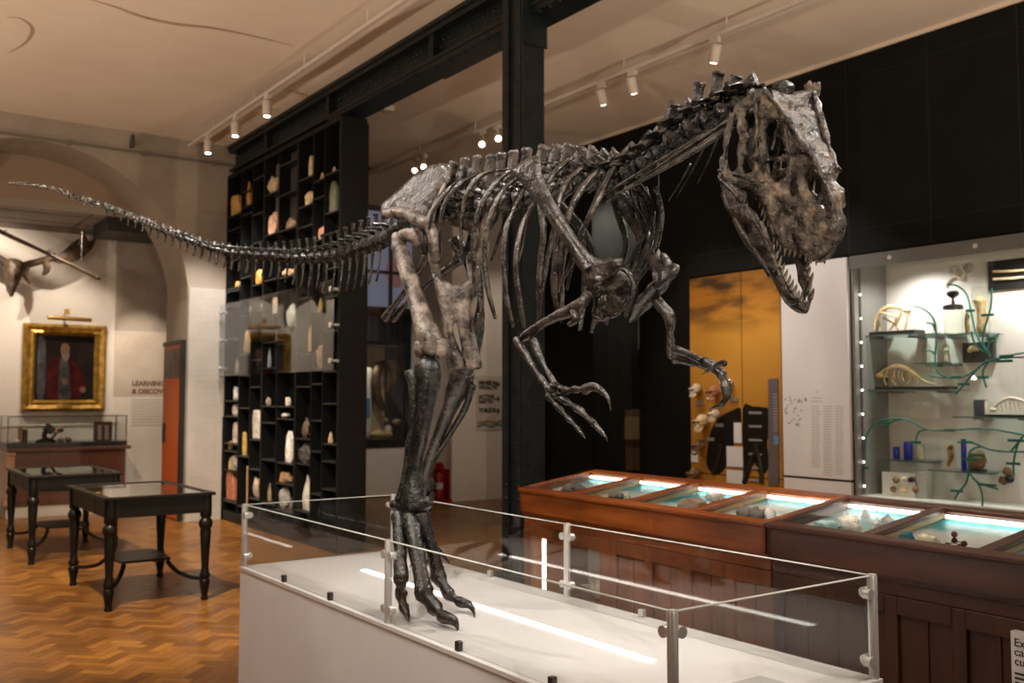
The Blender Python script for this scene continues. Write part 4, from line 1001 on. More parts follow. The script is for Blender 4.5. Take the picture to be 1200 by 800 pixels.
MB().box(XR-.004, XR+.012, sy0, sy1, sz1-.13, sz1).build('header_strip', mat('header_grey', (.13, .14, .135), .35), SH)
gj = F(1092, 400).y
for a, b in ((sy1-.004, gj+.003), (gj-.003, sy0)): MB().box(XR+.012, XR+.018, b, a, sz0, sz1-.10).build('glass_pane', glassmat('showcase_glass', (.97, .985, .975), .55), SH)
for px, py in ((1042, 301.5), (1142.5, 288)):
    p = F(px, py, XR-.01); MB().cyl((XR-.012, p.y, p.z), (XR-.004, p.y, p.z), .022, 14).build('bolt', M_steel, SH, smooth=True)
MB().cyl((XR+.10, sy1-.05, sz0+.05), (XR+.10, sy1-.05, sz1-.1), .012, 8).build('light_rail', M_case_g, SH)
for k in range(9):
    z = F(1012, 345+k*28, XR+.1).z; MB().cbox((XR+.088, sy1-.052, z), .006, .015, .015).build('light_dot', M_tube, SH)
M_blackb = mat('base_black', (.012, .012, .012), .35); M_yel = noisemat('old_bone_yellow', (.55, .38, .17), (.78, .62, .38), scale=25, rough=.5)
M_pale = noisemat('specimen_pale', (.6, .52, .4), (.75, .68, .58), scale=22, rough=.5); M_brn = noisemat('specimen_brown', (.10, .05, .02), (.30, .18, .08), scale=25, rough=.6)
M_shelf = glassmat('shelf_glass', (.80, .90, .87), 1.0)
XS = XR+.34
def shelf(px0, px1, py, label):
    a, b = F(px0, py, XS), F(px1, py, XS)
    t = thing('glass_shelf', label, 'shelf', (XS, (a.y+b.y)/2, a.z), 'glass shelves in the wall showcase')
    MB().box(XS-.14, XR+.559, b.y, a.y, a.z-.012, a.z).build('plate', M_shelf, t)
    MB().box(XS-.143, XS-.14, b.y, a.y, a.z-.012, a.z).build('front_edge', mat('shelf_edge', (.10, .16, .15), .3), t)
    for f in (.2, .8): y = b.y+(a.y-b.y)*f; MB().box(XS+.05, XR+.559, y-.05, y+.05, a.z-.03, a.z-.0125).build('bracket', M_case_g, t)
    return a.z
z_a = shelf(1014, 1080, 394.5, 'upper left glass shelf holding the arched cream skeleton'); z_b = shelf(1081, 1112, 392, 'short glass shelf right beside the upper left one, under small glassware')
z_c = shelf(1020, 1122, 457, 'middle left glass shelf holding the long-tailed skeleton'); z_d = shelf(1126, 1215, 487.5, 'right glass shelf holding a dark book and thin skeleton')
z_e = shelf(1043, 1092, 537, 'lower left glass shelf holding three small blue and clear jars'); z_g = shelf(1097, 1162, 549, 'lower middle glass shelf below the framed seahorse')
z_f = shelf(1101, 1162, 393, 'upper right glass shelf holding jars with pale animals'); z_h = shelf(1080, 1114, 425.5, 'small glass shelf holding two narrow jars')
def S(px, py, dx=0.): return onX(px, py, XS+dx)
def stick(pxs, r, m, name, parent, dx=0., seg=7, sub=4): return MB().tube([S(x, y, dx) for x, y in pxs], r, seg=seg, sub=sub).build(name, m, parent, smooth=True)
# arched cream skeleton
def ybase(px0, px1, z, h, m, parent, d=.09, name='base'):
    a, b = S(px0, 400), S(px1, 400); return MB().box(XS-d, XS+d, b.y, a.y, z+.001, z+.001+h).build(name, m, parent)
t = thing('armoured_skeleton', 'cream curved animal skeleton with arched ribs on black base, upper left shelf', 'skeleton', tuple(S(1048, 394))); ybase(1025, 1078, z_a, .035, M_blackb, t)
stick([(1024, 386), (1026, 374), (1034, 363), (1046, 359), (1058, 362), (1066, 369)], [.012, .016, .02, .02, .018, .012], M_yel, 'spine', t)
for k, (a, b) in enumerate((((1032, 366), (1052, 372)), ((1052, 371), (1041, 388)), ((1044, 374), (1053, 388)), ((1056, 363), (1050, 380)), ((1034, 372), (1046, 378)), ((1030, 372), (1031, 388)), ((1063, 366), (1060, 388)))): stick([a, ((a[0]+b[0])/2+1, (a[1]+b[1])/2), b], .010, M_yel, 'rib' if k < 5 else 'leg', t, .02*(k % 3)-.02)
MB().blob(S(1064, 364), .03, .035, .025, 6).build('skull', M_yel, t, smooth=True)
# long tailed skeleton
t = thing('long_tailed_skeleton', 'yellow crouching skeleton with a long tail, middle left shelf', 'skeleton', tuple(S(1060, 456))); ybase(1030, 1115, z_c, .03, M_blackb, t)
stick([(1028, 440), (1036, 434), (1046, 430), (1058, 430), (1070, 437), (1082, 446), (1098, 451)], [.014, .016, .022, .026, .02, .012, .006], M_yel, 'spine', t)
for k in range(8):
    x = 1040+k*4.5; stick([(x, 431+abs(k-3)*.8), (x-1.5, 440), (x+1, 446-abs(k-4))], .006, M_yel, 'rib', t, .03*(k % 2)-.015)
for a in (((1040, 436), (1036, 444), (1039, 451)), ((1048, 438), (1046, 446), (1050, 451)), ((1064, 438), (1068, 446), (1063, 451)), ((1070, 440), (1076, 447), (1074, 451))): stick(list(a), .009, M_yel, 'leg', t)
MB().blob(S(1031, 440), .03, .05, .028, 6).build('skull', M_yel, t, smooth=True)
# thin skeleton right
t = thing('thin_skeleton', 'thin pale crouching skeleton beside the dark book, right shelf', 'skeleton', tuple(S(1180, 487))); ybase(1158, 1206, z_d, .02, M_blackb, t)
stick([(1160, 482), (1168, 474), (1180, 467), (1194, 468), (1206, 474)], [.008, .012, .016, .016, .01], M_pale, 'spine', t)
for k in range(6): x = 1168+k*5; stick([(x, 472-k), (x+1, 478), (x+3, 483)], .005, M_pale, 'rib', t)
MB().blob(S(1164, 480), .02, .035, .02, 6).build('skull', M_pale, t, smooth=True)
t = thing('dark_book', 'small dark book standing upright on the right glass shelf', 'book', tuple(S(1149, 487)))
a, b = S(1142.5, 468), S(1156, 487); MB().box(XS-.03, XS+.03, b.y, a.y, z_d+.001, a.z).build('cover', mat('book_slate', (.06, .07, .09), .5), t, bevel=.006); MB().box(XS-.025, XS+.025, b.y-.003, b.y, z_d+.01, a.z-.01).build('pages', M_pale, t)
# jars
M_jar = glassmat('jar_glass', (.9, .93, .88), 1.0)
def jar(px0, px1, py0, z, label, content, lid=None, lidm=None, tint=M_jar):
    a, b = S(px0, py0), S(px1, py0); r = (a.y-b.y)/2; yc = (a.y+b.y)/2; t = thing('specimen_jar', label, 'jar', (XS, yc, z), 'jars in the wall showcase'); h = a.z-z
    MB().lathe([(r*.9, z+.001), (r, z+.012), (r, z+h*.93), (r*.86, z+h), (0.001, z+h)], (XS, yc, 0), 16).build('glass', tint, t, smooth=True)
    if content: MB().lathe([(r*.55, z+.012), (r*.7, z+h*.25), (r*.45, z+h*.5), (r*.6, z+h*.7), (r*.2, z+h*.82)], (XS, yc, 0), 9).build('specimen', content, t, smooth=True, rough=(r*.35, 9/r*.12))
    if lid: MB().lathe(lid(r, z+h), (XS, yc, 0), 18).build('lid', lidm, t, smooth=True)
    return t
knob = lambda r, z: [(r*1.05, z), (r*1.08, z+.03), (r*.9, z+.04), (r*.2, z+.05), (r*.12, z+.10), (r*.55, z+.125), (r*.7, z+.15), (r*.5, z+.17), (.001, z+.172)]
jar(1107, 1127, 363, z_f, 'clear jar with a tall black knobbed lid, upper right shelf', None, knob, M_blackb)
M_fluid = noisemat('jar_brown_animal', (.30, .19, .09), (.6, .45, .27), scale=20, rough=.5)
jar(1139, 1158, 337, z_f, 'tall clear jar with a pale animal beside the knobbed jar', M_fluid)
jar(1128, 1138, 362, z_f, 'narrow jar with brown specimen between the two bigger jars', M_fluid)
jar(1081, 1090, 404, z_h, 'small empty narrow jar, left of the pair below the upper shelf', None)
jar(1105, 1112, 404, z_h, 'small narrow jar with pale content, right of the pair', M_pale)
M_blue = mat('cobalt_blue', (.015, .03, .35), .25)
jar(1047, 1054, 523, z_e, 'small cobalt blue jar with white contents, left of three on lower shelf', M_pale, None, None, M_blue)
jar(1059.5, 1069, 517, z_e, 'bigger cobalt blue jar in the middle of the lower shelf', M_pale, None, None, M_blue)
jar(1073, 1083, 519, z_e, 'clear jar with white shell beside the cobalt blue jars', M_pale)
jar(1126, 1132, 514, z_g, 'tall slender cobalt blue jar beside the framed seahorse', None, None, None, M_blue)
jar(1093, 1100, 372, z_b, 'small clear glass beaker on the short shelf', None)
# curled specimen above the knobbed jar
t = thing('curled_skeleton', 'curled pale snake-like skeleton mounted high on the back of showcase', 'skeleton', tuple(S(1118, 325, .2)))
stick([(1108, 336), (1112, 329), (1120, 324), (1127, 327), (1129, 319), (1124, 312), (1117, 314), (1118, 320), (1125, 321)], [.008, .012, .014, .016, .016, .016, .012, .01, .006], M_pale, 'body', t, .2)
MB().cyl(S(1118, 322, .2), S(1118, 322, .22), .012, 8).build('mount', M_steel, t)
MB().blob(S(1135, 314, .2), .014, .05, .05, 6).build('disc', mat('disc_grey', (.4, .37, .33), .5), t, smooth=True)
# black board with two yellow rods
def wallbox(px0, px1, py0, py1, x0, x1, m, name, parent=None, Xr=XR, bevel=0.):
    a, b = onX(px0, py0, Xr), onX(px1, py1, Xr); return MB().box(x0, x1, min(a.y, b.y), max(a.y, b.y), min(a.z, b.z), max(a.z, b.z)).build(name, m, parent, bevel=bevel)
XB = XR+.56
t = thing('black_board', 'black board with two yellow rods at the top right of the showcase', 'display board', tuple(onX(1180, 320, XB)))
wallbox(1159, 1215, 307, 336, XB-.025, XB-.0005, M_blackb, 'board', t, XB)
for y0, y1 in ((318, 316), (327, 324)): MB().tube([onX(1164, y0, XB-.05), onX(1185, (y0+y1)/2+.6, XB-.05), onX(1208, y1, XB-.05)], .012, seg=8, sub=4).build('rod', M_yel, t, smooth=True)
t = thing('dark_specimen_box', 'dark grey box with an ochre fossil in the middle of the showcase', 'specimen box', tuple(onX(1149, 413, XB)))
wallbox(1131, 1168, 402, 424, XB-.05, XB-.0005, mat('box_grey', (.045, .045, .045), .4), 'box', t, XB)
MB().tube([onX(1135, 412, XB-.07), onX(1140, 408, XB-.07), onX(1147, 410, XB-.07)], [.02, .03, .012], seg=8, sub=3).build('fossil', M_yel, t, smooth=True)
t = thing('framed_seahorse', 'pale framed board with a dark seahorse specimen', 'specimen board', tuple(S(1114, 548)))
wallbox(1107.5, 1122, 519, 549, XS-.02, XS+.0, mat('board_cream', (.7, .64, .53), .6), 'board', t, XS)
o_ = t.children[0]
stick([(1116, 523), (1111, 526), (1114, 531), (1114, 538), (1111, 544), (1113, 546)], [.02, .014, .024, .02, .01, .005], M_brn, 'seahorse', t, -.04)
t = thing('mineral_on_stand', 'dark brown lump on the lower middle shelf right of blue jar', 'specimen', tuple(S(1145, 548)))
MB().blob(S(1145, 540), .06, .085, .085, 8).build('lump', M_brn, t, smooth=True, rough=(.03, 14)); a = S(1145, 548); MB().box(XS-.06, XS+.06, a.y-.06, a.y+.06, z_g+.001, z_g+.02).build('stand', M_blackb, t)
t = thing('specimen_tray_board', 'white board with six small mounted specimens at the lower left of the showcase', 'specimen board', tuple(S(1060, 590)))
wallbox(1040.5, 1080, 552, 606, XS-.10, XS-.08, M_case_w, 'board', t, XS); wallbox(1080, 1090, 552, 606, XS-.10, XS+.05, mat('board_side', (.45, .43, .41), .6), 'side', t, XS)
for i, (x, y) in enumerate(((1050, 562), (1060, 561), (1068, 562), (1047, 573), (1059, 574), (1073, 574))): MB().blob(S(x, y, -.13), .02, .035, .03, 6).build('small_specimen', [M_brn, M_pale, M_blackb, M_brn, M_yel, M_brn][i], t, smooth=True, rough=(.012, 30))
for i, (x, y) in enumerate(((1180, 552), (1176, 563), (1183, 561))): tag(MB().blob(onX(x, y, XB-.04), .03, .045, .04, 6).build('mounted_seed', [M_brn, M_brn, M_blackb][i], None, smooth=True, rough=(.01, 30)), ['small orange-brown specimen mounted topmost of three at the showcase right', 'larger dark brown specimen mounted lowest of three at showcase right', 'tiny black specimen beside the larger dark brown one'][i], 'specimen', 'small specimens fixed to the showcase back')
# green branching diagram on the glass
M_green = mat('diagram_green', (.012, .17, .14), .45)
PG = thing('branching_diagram', 'teal green branching lines with name tags spreading across the showcase', 'diagram', tuple(F(1140, 480, XR+.12)))
def G(x, y): return onX(x, y, XR+.10)
br_ = [[(1014, 540), (1014, 520), (1018, 505), (1030, 493), (1050, 490), (1066, 493), (1086, 503), (1110, 504), (1150, 502), (1176, 505), (1210, 512)],
 [(1074, 520), (1074, 512), (1078, 505), (1088, 503)], [(1037, 502), (1045, 494), (1056, 491)],
 [(1071, 359), (1080, 361), (1090, 368), (1096, 380), (1097, 400), (1096, 420), (1099, 436), (1112, 442)], [(1086, 378), (1093, 380), (1096, 388)], [(1084, 411), (1091, 411), (1096, 416)],
 [(1087, 439), (1100, 442), (1122, 442), (1136, 438), (1150, 428), (1164, 421), (1180, 419), (1210, 418)], [(1110, 333), (1122, 335), (1133, 345), (1138, 365), (1143, 388), (1152, 408), (1157, 416)],
 [(1162, 338), (1161, 360), (1154, 385), (1152, 402), (1158, 416)], [(1138, 388), (1142, 402), (1152, 412)], [(1171, 391), (1162, 397), (1157, 408), (1160, 418)], [(1120, 462), (1130, 450), (1142, 436), (1156, 422)], [(1156, 454), (1152, 440), (1153, 432), (1160, 422)],
 [(1122, 518), (1140, 519), (1158, 526), (1178, 529), (1210, 529)], [(1119, 585), (1124, 576), (1132, 566), (1135, 552), (1135, 534), (1140, 526), (1150, 523)], [(1135, 554), (1146, 566), (1151, 580), (1151, 600)], [(1140, 560), (1150, 567), (1170, 573)],
 [(1188, 557), (1188, 540), (1193, 520), (1200, 510)], [(1185, 528), (1192, 520), (1198, 512)], [(1165, 422), (1185, 416), (1210, 412)]]
for L in br_: MB().tube([G(*p) for p in L], .0085, seg=6, sub=4).build('branch', M_green, PG, smooth=True)
for x, y, w in ((1014, 548, 12), (1040, 495, 13), (1074, 518, 14), (1114, 504, 14), (1138, 364, 11), (1158, 369, 15), (1162, 397, 11), (1180, 417, 16), (1178, 423, 18), (1121, 442, 14), (1130, 450, 14), (1152, 442, 15), (1134, 518, 15), (1146, 533, 16), (1138, 538, 18), (1122, 575, 15), (1159, 568, 19), (1192, 516, 20), (1188, 543, 16)):
    p = G(x, y); MB().cbox((p.x-.012, p.y, p.z), .006, w*.0077, .024).build('name_tag', M_green, PG, bevel=.002)
# ================================================================== WHITE PANEL, MURAL, SKULLS
wy0, wy1 = 5.73, 6.53
WP = thing('white_text_panel', 'tall plain white wall panel printed with grey text columns, left of the showcase', 'information panel', (XR, 6.1, .63))
M_pan = mat('panel_white', (.74, .73, .75), .45); MB().box(XR-.012, XR+.039, wy0, wy1, .80, 2.985).build('panel', M_pan, WP); MB().box(XR-.012, XR+.039, wy0, wy1, .63, .775).build('lower_panel', M_pan, WP)
M_txt = mat('print_grey', (.42, .40, .38), .7); M_prn = mat('print_map', (.52, .50, .46), .7)
def lines(px0, px1, py0, py1, n, parent, X, m, seed=1):
    r_ = random.Random(seed); b = MB()
    for k in range(n):
        y = py0+(py1-py0)*k/max(1, n-1); e = px1-(px1-px0)*r_.random()*.22; a = onX(px0, y, X); c = onX(e, y, X); h = .0065
        b.box(X-.0012, X, c.y, a.y, a.z-h/2, a.z+h/2)
    return b.build('text_block', m, parent)
Xp = XR-.0125
lines(955, 960, 459, 459, 1, WP, Xp, M_txt); lines(951, 962, 476, 546, 24, WP, Xp, M_txt, 2); lines(965, 976, 476, 556, 28, WP, Xp, M_txt, 3); lines(979, 989, 476, 555, 27, WP, Xp, M_txt, 4); lines(951, 966, 466, 470, 2, WP, Xp, M_txt, 5)
mb_ = MB(); r_ = random.Random(9)
for k in range(34):
    p = onX(920+r_.random()*27, 465+r_.random()*35, Xp); mb_.box(Xp-.0012, Xp, p.y-.012, p.y+.012, p.z-.008, p.z+.008)
mb_.build('map_print', M_txt, WP)
# mural
M_mur = mat('sunset_print', (.5, .3, .1), .38)
bmn = M_mur.node_tree.nodes['Principled BSDF']; tcm = nd(M_mur, 'ShaderNodeTexCoord'); sx_ = nd(M_mur, 'ShaderNodeSeparateXYZ'); lk(M_mur, tcm.outputs['Object'], sx_.inputs[0])
mpm = nd(M_mur, 'ShaderNodeMapping'); mpm.inputs['Scale'].default_value = (1, .75, 3.2); lk(M_mur, tcm.outputs['Object'], mpm.inputs[0]); nm = nd(M_mur, 'ShaderNodeTexNoise'); nm.inputs['Scale'].default_value = 1.5; nm.inputs['Detail'].default_value = 7; lk(M_mur, mpm.outputs[0], nm.inputs[0])
mrz = nd(M_mur, 'ShaderNodeMapRange'); mrz.inputs[1].default_value = .7; mrz.inputs[2].default_value = 3.0; lk(M_mur, sx_.outputs[2], mrz.inputs[0])
skyc = ramp(M_mur, mrz.outputs[0], [(0, (.40, .19, .03)), (.42, (.58, .29, .045)), (.60, (.38, .16, .022)), (.80, (.12, .052, .013)), (1, (.06, .032, .014))])
e1 = nd(M_mur, 'ShaderNodeMapRange'); e1.inputs[1].default_value = .40; e1.inputs[2].default_value = .60; lk(M_mur, mrz.outputs[0], e1.inputs[0])
cl = nd(M_mur, 'ShaderNodeMath', operation='MULTIPLY'); cm_ = nd(M_mur, 'ShaderNodeMapRange'); cm_.inputs[1].default_value = .45; cm_.inputs[2].default_value = .58; lk(M_mur, nm.outputs[0], cm_.inputs[0]); lk(M_mur, cm_.outputs[0], cl.inputs[0]); lk(M_mur, e1.outputs[0], cl.inputs[1])
mxm = nd(M_mur, 'ShaderNodeMixRGB'); mxm.inputs[2].default_value = (.055, .03, .015, 1); lk(M_mur, cl.outputs[0], mxm.inputs[0]); lk(M_mur, skyc, mxm.inputs[1]); lk(M_mur, mxm.outputs[0], bmn.inputs['Base Color'])
my0, my1 = 6.56, 7.86; yj = F(869, 440).y
MU = thing('sunset_mural', 'orange sunset sky print with a black tree outline behind the skulls', 'mural', (XR, 7.2, .63))
MB().box(XR+.01, XR+.039, yj+.006, my1, .75, 2.985).build('print_panel', M_mur, MU); MB().box(XR+.01, XR+.039, my0, yj-.006, .75, 2.985).build('print_panel', M_mur, MU); MB().box(XR+.01, XR+.039, my0, my1, .63, .738).build('print_panel', M_mur, MU)
M_sil = mat('print_black', (.008, .006, .004), .4); Xm = XR+.0095
def flat(pts, m, name, parent, X, th=.003, sm=3): 
    L = [(p.x, p.y) for p in catmull([(a, b, 0) for a, b in pts], sm, True)] if sm > 1 else pts
    return MB().prism(L, lambda a, b: onX(a, b, X), (-th, 0, 0)).build(name, m, parent)
flat([(828, 545), (830, 520), (835, 500), (846, 487), (860, 480), (868, 478.5), (868, 500), (862, 512), (858, 530), (850, 548), (840, 556)], M_sil, 'tree_print', MU, Xm)
flat([(870.5, 479), (882, 476), (893, 477), (901, 480), (902, 505), (899, 520), (901, 548), (890, 556), (884, 540), (876, 548), (872, 556)], M_sil, 'tree_print', MU, Xm)
for L in (((836, 555), (842, 540), (846, 520)), ((872, 566), (880, 545), (890, 520)), ((893, 566), (892, 545), (886, 520))): MB().tube([onX(x, y, Xm-.001) for x, y in L], (.03), seg=6, sub=3).build('branch_print', M_sil, MU)
cap = lambda x, y, w=15, h=3, m=None: wallbox(x-w/2, x+w/2, y-h/2, y+h/2, Xm-.012, Xm-.004, m or mat('caption_grey', (.25, .25, .25), .5), 'caption', MU)
for x, y in ((885, 483.5), (885, 499.5), (885, 515.5), (885, 532), (885, 548), (885, 563)): cap(x, y, 15, 3.2)
for x, y in ((819, 472), (860, 468), (832, 514.5), (843, 498)): cap(x, y, 9, 4)
for x, y, w, h in ((864.5, 507, 9, 24), (861, 535, 19, 25), (861, 560, 19, 20), (814, 536.5, 8, 10)): cap(x, y, w, h, M_plw)
flat([(901, 568), (901, 470), (900.5, 444), (912, 443), (913, 568)], mat('panel_mauve', (.12, .10, .11), .5), 'grey_panel', MU, Xm-.004, .008, 1)
lines(906, 912, 462, 505, 14, MU, Xm-.0125, M_txt, 7); wallbox(907, 913, 510, 521, Xm-.014, Xm-.0125, mat('photo_blue', (.12, .25, .45), .4), 'photo_print', MU)
def skull(px, py, s, m, label):
    """hominid skull: braincase, brow, face, jaw; looking along -X"""
    X = XR-.075; c = onX(px, py, X); k = (c-CAM).dot(FW)/FPX; h = s*k; t = thing('hominid_skull', label, 'skull', tuple(c), 'skulls mounted on the sunset mural')
    b = MB().blob(c+V((.03, 0, h*.14)), h*.42, h*.36, h*.36, 9)
    b.tube([c+V((-h*.18, 0, h*.02)), c+V((-h*.26, 0, -h*.16)), c+V((-h*.28, 0, -h*.34))], [(h*.30, h*.20), (h*.27, h*.18), (h*.20, h*.13)], seg=12, sub=3, up=(0, 1, 0))
    b.tube([c+V((-h*.30, -h*.30, h*.10)), c+V((-h*.40, 0, h*.12)), c+V((-h*.30, h*.30, h*.10))], h*.075, seg=8, sub=3)
    for sg in (-1, 1): b.tube([c+V((-h*.32, sg*h*.16, -h*.06)), c+V((-h*.22, sg*h*.34, -h*.06)), c+V((.0, sg*h*.36, -h*.02))], h*.05, seg=7, sub=3)
    b.build('cranium', m, t, smooth=True, rough=(.006, 22))
    for sg in (-1, 1): MB().blob(c+V((-h*.395, sg*h*.145, h*.02)), h*.06, h*.10, h*.085, 6).build('eye_socket', M_sil, t, smooth=True)
    MB().blob(c+V((-h*.43, 0, -h*.10)), h*.04, h*.05, h*.08, 5).build('nose_opening', M_sil, t, smooth=True)
    MB().tube([c+V((-h*.08, -h*.24, -h*.22)), c+V((-h*.30, -h*.20, -h*.46)), c+V((-h*.40, 0, -h*.50)), c+V((-h*.30, h*.20, -h*.46)), c+V((-h*.08, h*.24, -h*.22))], [(h*.06, h*.09)]*5, seg=8, sub=4).build('jaw', m, t, smooth=True, rough=(.004, 30))
    MB().tube([c+V((-h*.40, -h*.13, -h*.37)), c+V((-h*.46, 0, -h*.38)), c+V((-h*.40, h*.13, -h*.37))], h*.045, seg=7, sub=3).build('teeth', M_plw, t, smooth=True)
    MB().cyl(c+V((.03, 0, 0)), (XR+.009, c.y, c.z), .01, 8).build('mount', M_blackb, t)
skull(814, 457, 15, M_pale, 'pale skull at the upper left of the mural'); skull(835, 460, 18, noisemat('skull_ruddy', (.32, .12, .05), (.5, .24, .12), scale=20, rough=.5), 'reddish brown skull in the upper row, second from left'); skull(850, 450, 15, M_pale, 'pale skull behind the dinosaur hand claw, right of the upper row')
skull(821, 495, 20, M_yel, 'yellowish skull with long face in the second row, left'); skull(836, 486, 14, M_pale, 'small white skull in the second row, right'); skull(818, 523, 17, M_brn, 'dark brown skull lowest on the left side of the mural')
skull(812, 556, 17, M_brn, 'brown skull partly hidden by the wooden case at the mural foot')
# tall glazed opening in the black wall
struct('window_1', MB().box(XR-.012, XR+.02, 8.66, 8.70, .6, 4.45).box(XR-.012, XR+.02, 9.58, 9.62, .6, 4.45).box(XR-.012, XR+.02, 8.70, 9.58, 4.41, 4.45).box(XR-.012, XR+.02, 8.70, 9.58, .6, .64), M_black)
gw = MB().box(XR, XR+.006, 8.701, 9.579, .641, 4.409).build('glazing', glassmat('dark_glass', (.82, .82, .78), 1.0), None); tag(gw, 'tall pane of dark glass set in the black wall between column and mural', 'glass pane')
bd = thing('reflection_board', 'pale beige board with two dark bars standing in for a reflection in the dark glass', 'board', tuple(onX(725, 290, XR+.85)))
M_bei = mat('reflection_beige', (.36, .33, .26), .7)
for y0, y1 in ((232, 262), (266, 291), (295, 333)): wallbox(697, 755, y0, y1, XR+.85, XR+.89, M_bei, 'plank', bd, XR+.85)  # boards put in for the reflections on the glass
wallbox(690, 760, 378, 411, XR+.85, XR+.89, mat('reflection_green', (.19, .23, .19), .7), 'band', bd, XR+.85)
cbn = thing('reflection_box', 'small brown box standing in for a reflection low in the dark glass', 'cabinet', tuple(onX(735, 545, XR+.7)))
wallbox(716, 752, 480, 552, XR+.6, XR+.8, mat('reflection_brown', (.10, .05, .025), .5), 'body', cbn, XR+.6); wallbox(722, 750, 488, 515, XR+.585, XR+.6, mat('reflection_tan', (.20, .13, .07), .5), 'door', cbn, XR+.6)  # box shapes put in for a brown reflection on the glass
wallbox(693, 716, 520, 556, XR+.6, XR+.8, mat('box_greenish', (.05, .065, .055), .5), 'side_box', cbn, XR+.6)
# ================================================================== ANTIQUE DISPLAY TABLES
M_ebony = noisemat('ebonised_wood', (.0045, .004, .0035), (.008, .007, .006), scale=10, rough=.36, spec=.3)
M_tbl = mat('table_lining', (.16, .145, .125), .8)
def display_table(x0, x1, y0, y1, label):
    T = thing('display_table', label, 'table', ((x0+x1)/2, (y0+y1)/2, 0), 'black antique display tables'); zt = .85
    m = MB()
    for a, b, c, d in ((x0+.03, x1-.03, y0+.03, y0+.055), (x0+.03, x1-.03, y1-.055, y1-.03), (x0+.03, x0+.055, y0+.055, y1-.055), (x1-.055, x1-.03, y0+.055, y1-.055)): m.box(a, b, c, d, .69, .83)
    m.build('apron', M_ebony, T, bevel=.003)
    m = MB(); w = .06
    for a, b, c, d in ((x0, x1, y0, y0+w), (x0, x1, y1-w, y1), (x0, x0+w, y0+w, y1-w), (x1-w, x1, y0+w, y1-w)): m.box(a, b, c, d, .826, zt)
    m.build('top_frame', M_ebony, T, bevel=.005)
    MB().box(x0+w, x1-w, y0+w, y1-w, .838, .844).build('glass_top', glassmat('table_glass', (.75, .75, .72), 2.4), T)
    MB().box(x0+.055, x1-.055, y0+.055, y1-.055, .70, .712).build('tray', M_tbl, T)
    for f in (0.33, .66): MB().box(x0+.028, x0+.031, y0+(y1-y0)*f-.02, y0+(y1-y0)*f+.02, .70, .82).build('apron_divider', M_ebony, T)
    prof = [(.028, .0), (.030, .02), (.024, .03), (.026, .05), (.038, .12), (.042, .15), (.030, .165), (.040, .18), (.042, .20), (.033, .22), (.028, .26), (.036, .40), (.044, .54), (.040, .56), (.052, .58), (.056, .605), (.048, .63), (.034, .645), (.046, .66), (.046, .70), (.045, .83)]
    L = [(x0+.06, y0+.06), (x1-.06, y0+.06), (x0+.06, y1-.06), (x1-.06, y1-.06)]
    for x, y in L: MB().lathe(prof, (x, y, 0), 14).build('leg', M_ebony, T, smooth=True, angle=50)
    cx, cy = (x0+x1)/2, (y0+y1)/2; sx, sy = .19, .28
    sh = [(cx-sx, cy-sy), (cx+sx, cy-sy), (cx+sx+.03, cy), (cx+sx, cy+sy), (cx-sx, cy+sy), (cx-sx-.03, cy)]
    MB().prism(sh, lambda a, b: V((a, b, .285)), (0, 0, .02)).build('stretcher_shelf', M_ebony, T, bevel=.003)
    for x, y in L:
        e = V((cx+(sx-.02)*(1 if x > cx else -1), cy+(sy-.02)*(1 if y > cy else -1), .275)); a = V((x, y, .165)); d = e-a
        MB().tube([a, a+V((d.x*.35, d.y*.35, .0)), a+V((d.x*.7, d.y*.7, .03)), e-V((d.x*.08, d.y*.08, .03)), e], [(.016, .02)]*5, seg=8, sub=4, up=(0, 0, 1)).build('stretcher', M_ebony, T, smooth=True)
    return T
display_table(1.765, 2.61, 7.67, 9.02, 'black glass-topped display table with turned legs, nearer of two, beside the plinth')
display_table(1.66, 2.53, 10.24, 11.62, 'black glass-topped display table with turned legs, farther of two, nearest the arch')
tag(MB().box(1.9, 2.3, 10.5, 10.9, .7125, .735).build('green_book', mat('book_green', (.05, .08, .05), .5), None, bevel=.004), 'flat greenish open book under the glass of the farther table', 'book')
# ================================================================== TALL BLACK SHELVING
XF, XD = 4.38, 4.68; XBK = XF+.15
M_shb = noisemat('shelving_black', (.004, .0045, .0045), (.006, .0065, .0065), scale=5, rough=.5, spec=.2)
M_shg = mat('shelving_grey_back', (.13, .12, .115), .6); M_shs = mat('shelf_line_dark', (.018, .020, .020), .4)
BK = thing('tall_shelving', 'tall black compartment shelving full of rocks and fossils under the iron beam', 'shelving', (XF+.15, 10.9, 0))
by0, by1 = onX(398, 300, XF).y, YB-.04
topz = 4.53
cols = [onX(x, 240, XF).y for x in (268, 283, 296, 309.5, 327, 348.6, 367, 380, 397)]
cols[0] = by1-.03; cols[-1] = by0+.03
MB().box(XBK, XBK+.02, by0, by1, .12, topz).build('back_panel', M_shb, BK)
MB().box(XF, XD+.02, by0-.02, by0+.03, 0, topz).build('side_panel', M_shb, BK); MB().box(XF, XD, by1-.03, by1, 0, topz).build('side_panel', M_shb, BK)
MB().box(XF, XD, by0-.02, by1, topz, topz+.05).build('top_panel', M_shb, BK); MB().box(XF, XD, by0, by1, 0, .13).build('base', M_shb, BK)
MB().box(XF-.012, XD-.02, by1-.002, by1+.035, 0, 1.35).build('edge_post', M_shb, BK)
for i in range(1, 8):
    th = .022 if i in (3, 5) else .007
    MB().box(XF, XBK, cols[i]-th, cols[i]+th, .13, topz).build('upright', M_shb, BK)
